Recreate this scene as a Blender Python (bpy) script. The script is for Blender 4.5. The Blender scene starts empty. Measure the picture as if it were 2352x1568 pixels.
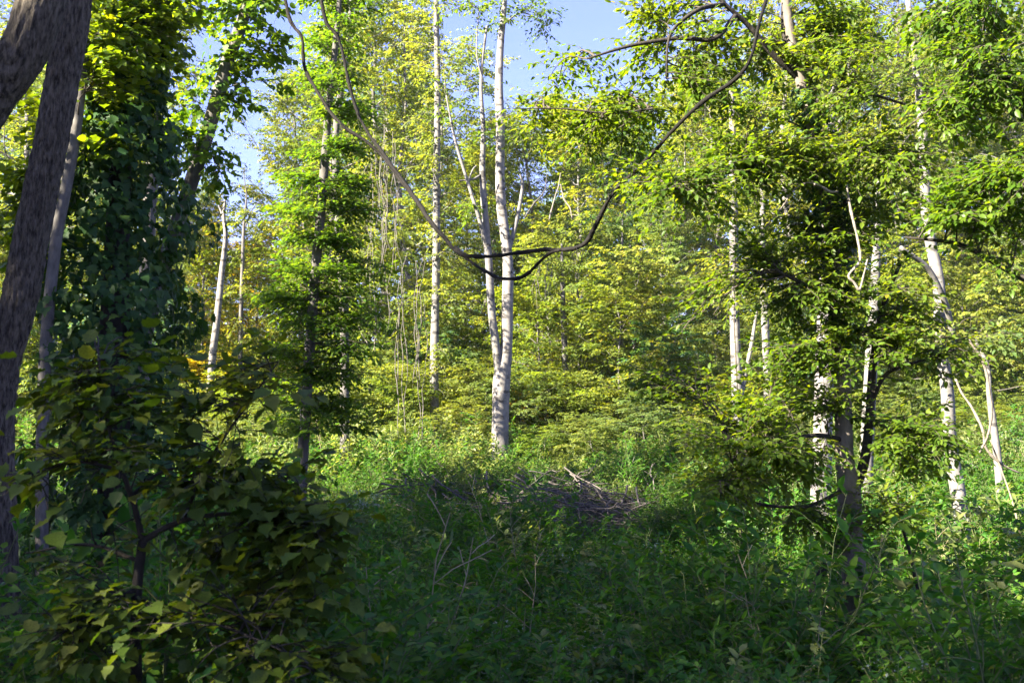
import bpy, math
import numpy as np
from mathutils import Vector, Matrix

# ------------------------------------------------------------------ camera, sky, sun, exposure
scene = bpy.context.scene
C = scene.collection
FPX = 2287.0                      # focal length in pixels of a 2352 px wide frame (35 mm lens)
EYE = 1.6
PITCH = math.atan(216 / FPX)
cam_d = bpy.data.cameras.new('camera')
cam_d.lens = 35.0
cam_d.sensor_width = 36.0
cam_d.clip_end = 2000
cam_d.dof.use_dof = True
cam_d.dof.focus_distance = 16.0
cam_d.dof.aperture_fstop = 5.0
cam = bpy.data.objects.new('camera', cam_d)
C.objects.link(cam)
cam.location = (0, 0, EYE)
cam.rotation_euler = (math.pi / 2 + PITCH, 0, 0)
scene.camera = cam

SUN_EL = math.radians(32)
SUN_AZ = math.radians(-120)       # from +Y towards +X: the sun stands to the left, a little behind the camera
sun_dir = Vector((math.sin(SUN_AZ) * math.cos(SUN_EL), math.cos(SUN_AZ) * math.cos(SUN_EL), math.sin(SUN_EL)))
world = bpy.data.worlds.new('World')
scene.world = world
world.use_nodes = True
wn = world.node_tree
sky = wn.nodes.new('ShaderNodeTexSky')
sky.sky_type = 'NISHITA'
sky.sun_disc = False
sky.sun_elevation = SUN_EL
sky.sun_rotation = SUN_AZ % (2 * math.pi)
sky.air_density = 1.0
sky.dust_density = 0.2
sky.ozone_density = 1.5
wn.nodes['Background'].inputs['Strength'].default_value = 0.05
wb = wn.nodes.new('ShaderNodeMix'); wb.data_type = 'RGBA'; wb.blend_type = 'MULTIPLY'; wb.inputs['Factor'].default_value = 1.0
wb.inputs[7].default_value = (0.71, 0.62, 0.96, 1)          # the photograph's cool white balance
wn.links.new(sky.outputs[0], wb.inputs[6]); wn.links.new(wb.outputs[2], wn.nodes['Background'].inputs['Color'])
sun_l = bpy.data.lights.new('sun', 'SUN')
sun_l.energy = 5.0
sun_l.angle = math.radians(0.5)
sun_l.color = (1.0, 0.91, 0.72)
sun_o = bpy.data.objects.new('sun', sun_l)
C.objects.link(sun_o)
sun_o.rotation_euler = (-sun_dir).to_track_quat('-Z', 'Y').to_euler()
sun_o.location = (-40, -20, 40)
vs = scene.view_settings
vs.view_transform = 'Standard'
vs.look = 'None'
vs.exposure = 3.3
vs.gamma = 1.0
cy = scene.cycles
cy.max_bounces = 6
cy.diffuse_bounces = 3
cy.glossy_bounces = 1
cy.transmission_bounces = 4
cy.transparent_max_bounces = 4
cy.caustics_reflective = False
cy.caustics_refractive = False
cy.sample_clamp_indirect = 10.0
cy.use_denoising = True

HAZE = 0.00025
# ------------------------------------------------------------------ helpers
rng = np.random.RandomState(7)
cp, sp_ = math.cos(PITCH), math.sin(PITCH)
def P(px, py, d):
    """point seen at photo pixel (2352 wide) standing d metres ahead"""
    a, b = px - 1176.0, 784.0 - py
    y = FPX * cp - b * sp_
    z = FPX * sp_ + b * cp
    return np.array([a / y * d, d, EYE + z / y * d])
def PX(p):
    p = np.asarray(p, float)
    v = p - np.array([0, 0, EYE])
    fw = v[..., 1] * cp + v[..., 2] * sp_
    up = -v[..., 1] * sp_ + v[..., 2] * cp
    return 1176 + FPX * v[..., 0] / fw, 784 - FPX * up / fw, fw

PY = np.array([-60, -10, 0, 4, 8, 12, 16, 20, 24, 28, 34, 45, 60, 90, 150, 400.])
PZ = np.array([0.5, 0.1, 0, -.2, -.7, -.95, -.75, -.25, .2, .55, .9, 2.0, 4.2, 9, 16, 22.])
def hgt(x, y):
    x = np.asarray(x, float); y = np.asarray(y, float)
    z = np.interp(y, PY, PZ)
    z = z + 0.10 * np.sin(x * .55 + 1) * np.sin(y * .41) + 0.06 * np.sin(x * 1.3 + y * .9)
    z = z + 0.35 * np.exp(-((x - 1.2) / 4.5) ** 2 - ((y - 20) / 3.0) ** 2)          # low mound under the brush pile
    return z + 0.02 * np.maximum(x - 3, 0) - 0.01 * np.minimum(x + 4, 0)

def nrm(v):
    return v / np.maximum(np.linalg.norm(v, axis=-1, keepdims=True), 1e-9)

def mesh_np(name, verts, faces, mats=(), midx=None, smooth=True, tint=None):
    """faces: list of (M,k) int arrays; midx: matching list of material indices"""
    me = bpy.data.meshes.new(name)
    verts = np.asarray(verts, np.float32)
    me.vertices.add(len(verts))
    me.vertices.foreach_set('co', verts.ravel())
    loops = np.concatenate([f.ravel() for f in faces]).astype(np.int32)
    tot = np.concatenate([np.full(len(f), f.shape[1], np.int32) for f in faces])
    start = np.concatenate([[0], np.cumsum(tot)[:-1]]).astype(np.int32)
    me.loops.add(len(loops)); me.loops.foreach_set('vertex_index', loops)
    me.polygons.add(len(tot)); me.polygons.foreach_set('loop_start', start); me.polygons.foreach_set('loop_total', tot)
    if midx is not None:
        me.polygons.foreach_set('material_index', np.concatenate([np.full(len(f), m, np.int32) for f, m in zip(faces, midx)]))
    me.polygons.foreach_set('use_smooth', np.full(len(tot), smooth, bool))
    if tint is not None:
        a = me.attributes.new('tint', 'FLOAT', 'POINT')
        a.data.foreach_set('value', np.asarray(tint, np.float32))
    for m in mats: me.materials.append(m)
    me.update(calc_edges=True)
    return me

class Geo:
    """collects pieces of one mesh"""
    def __init__(s): s.v = []; s.f = []; s.m = []; s.t = []; s.n = 0
    def add(s, v, faces, m, tint=None):
        s.v.append(v); s.t.append(np.zeros(len(v)) if tint is None else tint)
        for f in faces: s.f.append(f + s.n); s.m.append(m)
        s.n += len(v)
    def mesh(s, name, mats, smooth=True):
        return mesh_np(name, np.concatenate(s.v), s.f, mats, s.m, smooth, np.concatenate(s.t))

def tubes(pts, rad, sides=4, cap=False):
    """pts (N,K,3), rad (N,K) -> verts, faces"""
    pts = np.asarray(pts, float); rad = np.asarray(rad, float)
    N, K, _ = pts.shape
    tan = nrm(np.gradient(pts, axis=1))
    ref = np.where(np.abs(tan[:, :1, 2:3]) > .85, np.array([1., .2, 0]), np.array([0, .1, 1.]))
    u = nrm(np.cross(tan, ref)); w = np.cross(tan, u)
    a = np.arange(sides) * 2 * math.pi / sides
    ring = u[:, :, None] * np.cos(a)[None, None, :, None] + w[:, :, None] * np.sin(a)[None, None, :, None]
    v = pts[:, :, None] + ring * rad[:, :, None, None]
    idx = np.arange(N * K * sides).reshape(N, K, sides)
    nx = np.roll(idx, -1, axis=2)
    q = np.stack([idx[:, :-1], nx[:, :-1], nx[:, 1:], idx[:, 1:]], -1).reshape(-1, 4)
    fs = [q]
    if cap: fs += [idx[:, -1]]
    return v.reshape(-1, 3), fs

def spline(pts, K):
    """Catmull-Rom through pts (n,m) resampled to K"""
    p = np.asarray(pts, float)
    if len(p) == 2: return p[0] + (p[1] - p[0]) * np.linspace(0, 1, K)[:, None]
    e = np.vstack([2 * p[0] - p[1], p, 2 * p[-1] - p[-2]])
    s = np.concatenate([[0], np.cumsum(np.linalg.norm(np.diff(p[:, :3], axis=0), axis=1))])
    t = np.linspace(0, s[-1], K)
    i = np.clip(np.searchsorted(s, t, 'right') - 1, 0, len(p) - 2)
    u = ((t - s[i]) / np.maximum(s[i + 1] - s[i], 1e-9))[:, None]
    a, b, c, d = e[i], e[i + 1], e[i + 2], e[i + 3]
    return .5 * (2 * b + (c - a) * u + (2 * a - 5 * b + 4 * c - d) * u ** 2 + (3 * b - a - 3 * c + d) * u ** 3)

def wob(pts, amp, seed):
    """gentle irregular wobble of a polyline"""
    r = np.random.RandomState(seed); K = len(pts)
    t = np.linspace(0, 1, K)[:, None]
    o = np.zeros((K, 3))
    for k in (2.3, 4.7, 9.1):
        o += np.sin(t * k * 2 * math.pi / 2 + r.uniform(0, 6.3, 3)) * r.uniform(.4, 1, 3) / k * 2
    return pts + o * amp * np.minimum(1, t * 4)

def trunk_geo(pts, rad, sides=20, rough=.06, seed=0, furrow=0.0, flare=.35, knots=()):
    """one continuous trunk with uneven girth, root flare and (optionally) furrowed bark"""
    r = np.random.RandomState(seed); K = len(pts)
    tan = nrm(np.gradient(pts, axis=0))
    u = nrm(np.cross(tan, np.array([0.15, 1., 0.05]))); w = np.cross(tan, u)
    a = np.arange(sides) * 2 * math.pi / sides
    s = np.concatenate([[0], np.cumsum(np.linalg.norm(np.diff(pts, axis=0), axis=1))])
    A, S = np.meshgrid(a, s)
    R = rad[:, None] * (1 + rough * (np.sin(A * 2 + S * .9 + r.uniform(0, 6)) * .6 + np.sin(A * 3 - S * 1.7 + r.uniform(0, 6)) * .4 + np.sin(S * 2.3 + r.uniform(0, 6)) * .35))
    R = R * (1 + flare * np.exp(-S / (rad[0] * 2.0)) * (1 + .5 * np.sin(A * 4 + r.uniform(0, 6))))
    if furrow:
        wv = A * 9 + 1.3 * np.sin(S * 5.1 + A * 2) + .9 * np.sin(S * 11.3 + A * 3 + 1) + .5 * np.sin(S * 23 + A * 5)
        R = R + furrow * (np.abs(np.sin(wv)) - .6) + furrow * .4 * np.sin(A * 23 + S * 31 + 3 * np.sin(S * 7))
    for (ks, ka, kr, kh) in knots:
        dA = np.angle(np.exp(1j * (A - ka)))
        R = R + kh * np.exp(-((S - ks) ** 2 + (dA * rad[:, None]) ** 2) / kr ** 2)
    v = pts[:, None] + (u[:, None] * np.cos(A)[..., None] + w[:, None] * np.sin(A)[..., None]) * R[..., None]
    idx = np.arange(K * sides).reshape(K, sides); nx = np.roll(idx, -1, axis=1)
    q = np.stack([idx[:-1], nx[:-1], nx[1:], idx[1:]], -1).reshape(-1, 4)
    return v.reshape(-1, 3), [q, idx[-1:], ]

# leaf outlines: x along the blade, y across, z lift; faces fold along the midrib
def half_leaf(xs, ws, zs, zr):
    n = len(xs); v = []
    for x, z in zip(xs, zr): v.append((x, 0, z))
    for sgn in (1, -1):
        for x, w, z in zip(xs[1:-1], ws[1:-1], zs[1:-1]): v.append((x, sgn * w, z))
    f3, f4 = [], []
    for k, base in ((0, n), (1, n + n - 2)):
        o = [0] + [base + i for i in range(n - 2)] + [n - 1]
        for i in range(n - 1):
            if i == 0: q = [0, 1, o[1]]
            elif i == n - 2: q = [n - 2, n - 1, o[i]]
            else: q = [i, i + 1, o[i + 1], o[i]]
            if k == 0: pass
            else: q = q[::-1]
            (f3 if len(q) == 3 else f4).append(q)
    return np.array(v, float), [np.array(f3)] + ([np.array(f4)] if f4 else [])
RHOMB = (np.array([(0, 0, 0), (.45, .3, .05), (1, 0, -.08), (.45, -.3, .05)]), [np.array([[0, 2, 1], [0, 3, 2]])])
OVATE = (np.array([(0, 0, 0), (.28, .25, .06), (.68, .19, .02), (1, 0, -.12), (.68, -.19, .02), (.28, -.25, .06)]),
         [np.array([[0, 3, 2, 1], [0, 5, 4, 3]])])
LANCE = (np.array([(0, 0, 0), (.3, .11, .05), (.65, .08, .02), (1, 0, -.2), (.65, -.08, .02), (.3, -.11, .05)]),
         [np.array([[0, 3, 2, 1], [0, 5, 4, 3]])])
BROAD = half_leaf([0, .08, .26, .5, .76, 1.0], [0, .26, .42, .40, .22, 0], [0, .03, .08, .08, .02, -.14], [0, 0, -.03, -.03, -.06, -.16])
HORN = half_leaf([0, .2, .5, .8, 1.0], [0, .2, .25, .15, 0], [0, .05, .05, 0, -.1], [0, 0, -.02, -.05, -.12])
SHRUB = half_leaf([0, .06, .2, .36, .5, .66, .82, 1.0], [0, .24, .40, .36, .42, .27, .17, 0], [0, .04, .10, .02, .09, .0, .03, -.2], [0, 0, -.03, -.03, -.04, -.06, -.1, -.2])
LOBED = half_leaf([0, .05, .22, .38, .5, .62, 1.0], [0, .36, .5, .3, .44, .2, 0], [0, .02, .05, .04, .02, 0, -.18], [0, 0, 0, -.02, -.03, -.06, -.18])

def place(tpl, p, d, n, size, wid=None):
    """leaves at p, pointing along d, facing n"""
    x = nrm(d); y = nrm(np.cross(n, x)); z = np.cross(x, y)
    L = tpl[0]; w = 1.0 if wid is None else wid[:, None, None]
    v = p[:, None] + size[:, None, None] * (L[None, :, :1] * x[:, None] + w * L[None, :, 1:2] * y[:, None] + L[None, :, 2:] * z[:, None])
    nv = len(L); off = (np.arange(len(p)) * nv)[:, None, None]
    return v.reshape(-1, 3), [(f[None] + off).reshape(-1, f.shape[1]) for f in tpl[1]]

def spawn(par, n, length, spread, up, K, r, t0=.2, t1=1.0, droop=0.0, wobble=.08):
    """n side shoots per parent polyline (N,Kp,3) -> (N*n,K,3), root parameter t, parent index"""
    N, Kp, _ = par.shape
    t = (np.arange(n)[None] + r.uniform(0, 1, (N, n))) / n * (t1 - t0) + t0
    f = t * (Kp - 1); i = np.minimum(f.astype(int), Kp - 2); u = (f - i)[..., None]
    ii = np.arange(N)[:, None]
    p = par[ii, i] * (1 - u) + par[ii, i + 1] * u
    tan = nrm(par[ii, i + 1] - par[ii, i])
    side = nrm(np.cross(tan, np.array([0, 0, 1.]) + r.normal(0, .25, tan.shape)))
    sg = np.where((np.arange(n) % 2 == 0)[None, :], 1, -1)[..., None] * np.ones((N, 1, 1))
    ang = r.normal(spread, .22, (N, n, 1))
    d = nrm(tan * np.cos(ang) + side * sg * np.sin(ang) + np.array([0, 0, 1.]) * (up + r.normal(0, .15, (N, n, 1))))
    L = length(t)[..., None] * r.uniform(.65, 1.25, (N, n, 1))
    s = np.linspace(0, 1, K)[None, None, :, None]
    pts = p[:, :, None] + d[:, :, None] * L[:, :, None] * s + np.array([0, 0, -1.]) * droop * L[:, :, None] * s ** 2
    pts = pts + np.cumsum(r.normal(0, 1, pts.shape) * (s > 0), axis=2) * L[:, :, None] * wobble / K
    return pts.reshape(N * n, K, 3), t.reshape(-1)

def twig_leaves(tw, n, r, size, flat=.35, droop=.25, sunward=0.25, ang=.9, t0=.05):
    """n alternate leaves per twig -> p,d,n,size"""
    N, K, _ = tw.shape
    t = np.linspace(t0, 1, n)[None] + r.uniform(-.5, .5, (N, n)) / n * (1 - t0); t = np.clip(t, 0, 1)
    f = t * (K - 1); i = np.minimum(f.astype(int), K - 2); u = (f - i)[..., None]; ii = np.arange(N)[:, None]
    p = tw[ii, i] * (1 - u) + tw[ii, i + 1] * u
    tan = nrm(tw[ii, i + 1] - tw[ii, i])
    up = nrm(np.array([0, 0, 1.]) + r.normal(0, flat, tan.shape) + np.array(sun_dir) * sunward)
    side = nrm(np.cross(tan, up)); sg = np.where((np.arange(n) % 2 == 0)[None, :], 1, -1)[..., None]
    a = np.where((np.arange(n) == n - 1)[None, :], .1, ang)[..., None] + r.normal(0, .25, (N, n, 1))
    d = nrm(tan * np.cos(a) + side * sg * np.sin(a) + np.array([0, 0, -1.]) * (droop + r.normal(0, .2, (N, n, 1))))
    s = size * r.uniform(.6, 1.2, (N, n))
    return p.reshape(-1, 3), d.reshape(-1, 3), up.reshape(-1, 3), s.reshape(-1)

# ------------------------------------------------------------------ objects, names, labels
def tag(o, label=None, cat=None, group=None, kind=None):
    if label: o['label'] = label
    if cat: o['category'] = cat
    if group: o['group'] = group
    if kind: o['kind'] = kind
    return o
def thing(name, label, cat, loc=(0, 0, 0), group=None):
    o = bpy.data.objects.new(name, None); C.objects.link(o)
    o.empty_display_size = .2
    o.location = tuple(float(q) for q in loc)
    return tag(o, label, cat, group)
def part(name, me, parent, kind=None, label=None, color=None, loc=None):
    o = bpy.data.objects.new(name, me); C.objects.link(o)
    o.parent = parent
    if loc is not None: o.location = tuple(float(q) for q in loc)
    if color: o.color = (*color, 1)
    return tag(o, label, kind=kind)
def copy_tree(src, loc, rotz, scale, label=None, group=None, color=None, bark=None):
    r = src.copy(); C.objects.link(r)
    r.location = tuple(float(q) for q in loc); r.rotation_euler = (0, 0, rotz)
    r.scale = scale if hasattr(scale, '__len__') else (scale,) * 3
    if label: r['label'] = label
    if group: r['group'] = group
    for ch in src.children:
        c = ch.copy(); C.objects.link(c); c.parent = r
        if color and c.name.split('.')[0] in ('crown', 'foliage', 'leaf'): c.color = (*color, 1)
        if bark and c.name.split('.')[0] in ('trunk', 'limb'): c.color = (*bark, 1)
    return r

# ------------------------------------------------------------------ materials
def newmat(name):
    m = bpy.data.materials.new(name); m.use_nodes = True
    nt = m.node_tree; nt.nodes.clear()
    out = nt.nodes.new('ShaderNodeOutputMaterial')
    return m, nt, out
def nd(nt, typ, **kw):
    n = nt.nodes.new(typ)
    for k, v in kw.items():
        if k.startswith('i_'): n.inputs[k[2:].replace('_', ' ')].default_value = v
        else: setattr(n, k, v)
    return n
def ramp(nt, stops):
    n = nt.nodes.new('ShaderNodeValToRGB'); e = n.color_ramp.elements
    while len(e) < len(stops): e.new(.5)
    for k, (p, c) in enumerate(stops): e[k].position = p; e[k].color = (*c, 1)
    return n
def leaf_mat(name, stops, trans=.45, tcol=(1.9, 1.7, .55), rough=.42, spec=.35, objcolor=True):
    m, nt, out = newmat(name)
    at = nd(nt, 'ShaderNodeAttribute', attribute_name='tint')
    rp = ramp(nt, stops); nt.links.new(at.outputs['Fac'], rp.inputs[0])
    col = rp.outputs[0]
    if objcolor:
        oi = nd(nt, 'ShaderNodeObjectInfo')
        mx = nd(nt, 'ShaderNodeMix', data_type='RGBA', blend_type='MULTIPLY'); mx.inputs['Factor'].default_value = 1
        nt.links.new(col, mx.inputs[6]); nt.links.new(oi.outputs['Color'], mx.inputs[7]); col = mx.outputs[2]
    # the blade itself is mottled
    tc = nd(nt, 'ShaderNodeTexCoord'); nz = nd(nt, 'ShaderNodeTexNoise'); nz.inputs['Scale'].default_value = 9.0
    nt.links.new(tc.outputs['Object'], nz.inputs['Vector'])
    mr = nd(nt, 'ShaderNodeMapRange'); mr.inputs[1].default_value = .3; mr.inputs[2].default_value = .7; mr.inputs[3].default_value = .72; mr.inputs[4].default_value = 1.25
    nt.links.new(nz.outputs['Fac'], mr.inputs[0])
    mm = nd(nt, 'ShaderNodeMix', data_type='RGBA', blend_type='MULTIPLY'); mm.inputs['Factor'].default_value = 1
    nt.links.new(col, mm.inputs[6]); nt.links.new(mr.outputs[0], mm.inputs[7]); col = mm.outputs[2]
    pr = nd(nt, 'ShaderNodeBsdfPrincipled'); pr.inputs['Roughness'].default_value = rough; pr.inputs['Specular IOR Level'].default_value = spec
    nt.links.new(col, pr.inputs['Base Color'])
    tm = nd(nt, 'ShaderNodeMix', data_type='RGBA', blend_type='MULTIPLY'); tm.inputs['Factor'].default_value = 1
    nt.links.new(col, tm.inputs[6]); tm.inputs[7].default_value = (*tcol, 1)
    tr = nd(nt, 'ShaderNodeBsdfTranslucent'); nt.links.new(tm.outputs[2], tr.inputs['Color'])
    ms = nd(nt, 'ShaderNodeMixShader'); ms.inputs[0].default_value = trans
    nt.links.new(pr.outputs[0], ms.inputs[1]); nt.links.new(tr.outputs[0], ms.inputs[2]); nt.links.new(ms.outputs[0], out.inputs[0])
    return m
def bark_mat(name, c0, c1, scale=(9, 9, 2.2), bump=.5, spots=None, dist=.02, rough=.85, sharp=.2):
    m, nt, out = newmat(name)
    tc = nd(nt, 'ShaderNodeTexCoord'); mp = nd(nt, 'ShaderNodeMapping'); mp.inputs['Scale'].default_value = scale
    nt.links.new(tc.outputs['Object'], mp.inputs[0])
    nz = nd(nt, 'ShaderNodeTexNoise'); nz.inputs['Scale'].default_value = 2.0; nz.inputs['Detail'].default_value = 6; nz.inputs['Roughness'].default_value = .65
    nt.links.new(mp.outputs[0], nz.inputs['Vector'])
    rp = ramp(nt, [(.5 - sharp, c0), (.5 + sharp, c1)]); nt.links.new(nz.outputs['Fac'], rp.inputs[0]); col = rp.outputs[0]
    if spots:
        m2 = nd(nt, 'ShaderNodeMapping'); m2.inputs['Scale'].default_value = spots[1]; nt.links.new(tc.outputs['Object'], m2.inputs[0])
        n2 = nd(nt, 'ShaderNodeTexNoise'); n2.inputs['Scale'].default_value = 1.0; n2.inputs['Detail'].default_value = 4; nt.links.new(m2.outputs[0], n2.inputs['Vector'])
        r2 = ramp(nt, [(spots[2], (0, 0, 0)), (spots[2] + .06, (1, 1, 1))]); nt.links.new(n2.outputs['Fac'], r2.inputs[0])
        mx = nd(nt, 'ShaderNodeMix', data_type='RGBA'); nt.links.new(r2.outputs[0], mx.inputs['Factor'])
        nt.links.new(col, mx.inputs[6]); mx.inputs[7].default_value = (*spots[0], 1); col = mx.outputs[2]
    oi = nd(nt, 'ShaderNodeObjectInfo')
    mo = nd(nt, 'ShaderNodeMix', data_type='RGBA', blend_type='MULTIPLY'); mo.inputs['Factor'].default_value = 1
    nt.links.new(col, mo.inputs[6]); nt.links.new(oi.outputs['Color'], mo.inputs[7]); col = mo.outputs[2]
    pr = nd(nt, 'ShaderNodeBsdfPrincipled'); pr.inputs['Roughness'].default_value = rough; pr.inputs['Specular IOR Level'].default_value = .25
    nt.links.new(col, pr.inputs['Base Color'])
    bp = nd(nt, 'ShaderNodeBump'); bp.inputs['Strength'].default_value = bump; bp.inputs['Distance'].default_value = dist
    nt.links.new(nz.outputs['Fac'], bp.inputs['Height']); nt.links.new(bp.outputs[0], pr.inputs['Normal'])
    nt.links.new(pr.outputs[0], out.inputs[0])
    return m

M = {}
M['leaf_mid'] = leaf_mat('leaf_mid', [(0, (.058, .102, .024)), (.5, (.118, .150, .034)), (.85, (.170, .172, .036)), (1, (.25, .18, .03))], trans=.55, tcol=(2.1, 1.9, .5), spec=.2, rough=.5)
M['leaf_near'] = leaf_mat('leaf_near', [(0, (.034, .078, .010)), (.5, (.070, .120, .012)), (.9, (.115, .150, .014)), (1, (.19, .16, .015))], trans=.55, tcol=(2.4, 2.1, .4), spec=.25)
M['leaf_vine'] = leaf_mat('leaf_vine', [(0, (.014, .045, .014)), (.6, (.026, .068, .014)), (1, (.06, .10, .015))], trans=.35, spec=.2, rough=.55)
M['leaf_shrub'] = leaf_mat('leaf_shrub', [(0, (.026, .058, .010)), (.5, (.058, .090, .012)), (.85, (.110, .125, .016)), (1, (.17, .17, .05))], trans=.42, tcol=(1.9, 1.9, .35), rough=.5, spec=.2)
M['leaf_weed'] = leaf_mat('leaf_weed', [(0, (.020, .085, .012)), (.5, (.048, .130, .016)), (.9, (.095, .170, .020)), (1, (.20, .17, .03))], trans=.5, tcol=(1.8, 1.8, .5), spec=.2, rough=.5)
M['leaf_sun'] = leaf_mat('leaf_sun', [(0, (.08, .12, .03)), (.5, (.135, .175, .05)), (.9, (.18, .20, .06)), (1, (.24, .21, .07))], trans=.5, tcol=(1.8, 1.7, .7))  # yellower weed leaves, with the brightness of sunlight put into the colour
M['blade'] = leaf_mat('blade', [(0, (.045, .10, .03)), (.6, (.08, .13, .035)), (1, (.19, .16, .07))], trans=.35)
M['flower'] = leaf_mat('flower', [(0, (.16, .20, .13)), (1, (.30, .33, .25))], trans=.3, tcol=(1, 1, 1))
M['bark_furrow'] = bark_mat('bark_furrow', (.014, .011, .008), (.125, .104, .084), (22, 22, 6.0), 1.0, dist=.03, sharp=.14)
M['bark_dark'] = bark_mat('bark_dark', (.010, .0085, .007), (.036, .030, .025), (11, 11, 3), .7)
M['bark_pale'] = bark_mat('bark_pale', (.09, .085, .08), (.18, .17, .16), (5, 5, 3), .4, spots=((.045, .042, .040), (3.2, 3.2, 7.0), .57))
M['bark_grey'] = bark_mat('bark_grey', (.055, .05, .047), (.13, .12, .112), (8, 8, 3), .5, spots=((.08, .075, .07), (3, 3, 5.0), .60))
M['twig'] = bark_mat('twig', (.03, .025, .02), (.08, .065, .052), (20, 20, 20), .3)
M['twig_pale'] = bark_mat('twig_pale', (.065, .06, .055), (.15, .135, .12), (20, 20, 20), .3)
M['dead'] = bark_mat('dead', (.034, .029, .027), (.125, .108, .10), (12, 12, 4), .5)
M['vine'] = bark_mat('vine', (.004, .0035, .003), (.016, .013, .011), (30, 30, 12), .7)  # near-black stands in for the shade the vines hang in; object colours deepen it
M['stem'] = bark_mat('stem', (.06, .09, .03), (.12, .13, .05), (20, 20, 5), .2)
M['stem_dry'] = bark_mat('stem_dry', (.16, .13, .08), (.30, .25, .17), (20, 20, 5), .2)

def ground_mat():
    m, nt, out = newmat('soil')
    tc = nd(nt, 'ShaderNodeTexCoord')
    n1 = nd(nt, 'ShaderNodeTexNoise'); n1.inputs['Scale'].default_value = .8; n1.inputs['Detail'].default_value = 8
    n2 = nd(nt, 'ShaderNodeTexVoronoi'); n2.inputs['Scale'].default_value = 14
    nt.links.new(tc.outputs['Object'], n1.inputs['Vector']); nt.links.new(tc.outputs['Object'], n2.inputs['Vector'])
    r1 = ramp(nt, [(.3, (.025, .030, .012)), (.55, (.05, .065, .02)), (.75, (.10, .075, .045))]); nt.links.new(n1.outputs['Fac'], r1.inputs[0])
    mx = nd(nt, 'ShaderNodeMix', data_type='RGBA', blend_type='MULTIPLY'); mx.inputs['Factor'].default_value = .5
    nt.links.new(r1.outputs[0], mx.inputs[6]); nt.links.new(n2.outputs['Color'], mx.inputs[7])
    pr = nd(nt, 'ShaderNodeBsdfPrincipled'); pr.inputs['Roughness'].default_value = .95
    nt.links.new(mx.outputs[2], pr.inputs['Base Color'])
    bp = nd(nt, 'ShaderNodeBump'); bp.inputs['Strength'].default_value = .8; bp.inputs['Distance'].default_value = .05
    nt.links.new(n2.outputs['Distance'], bp.inputs['Height']); nt.links.new(bp.outputs[0], pr.inputs['Normal'])
    nt.links.new(pr.outputs[0], out.inputs[0]); return m
M['soil'] = ground_mat()

# ------------------------------------------------------------------ ground
def axis(lo, hi, near):
    a = np.concatenate([np.arange(-near, near + .01, .8), near + np.geomspace(1, hi - near, 26), -near - np.geomspace(1, -lo - near, 26)])
    return np.unique(np.round(a, 3))
gx = axis(-300, 300, 24); gy = axis(-200, 400, 48)
X, Y = np.meshgrid(gx, gy); Z = hgt(X, Y) + .03 * np.sin(X * 3.1) * np.sin(Y * 2.7)
idx = np.arange(X.size).reshape(X.shape)
q = np.stack([idx[:-1, :-1], idx[:-1, 1:], idx[1:, 1:], idx[1:, :-1]], -1).reshape(-1, 4)
g = bpy.data.objects.new('ground', mesh_np('ground', np.stack([X, Y, Z], -1).reshape(-1, 3), [q], [M['soil']]))
C.objects.link(g); tag(g, 'wooded ground with a low rise beyond a shallow dip', kind='structure')

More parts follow.
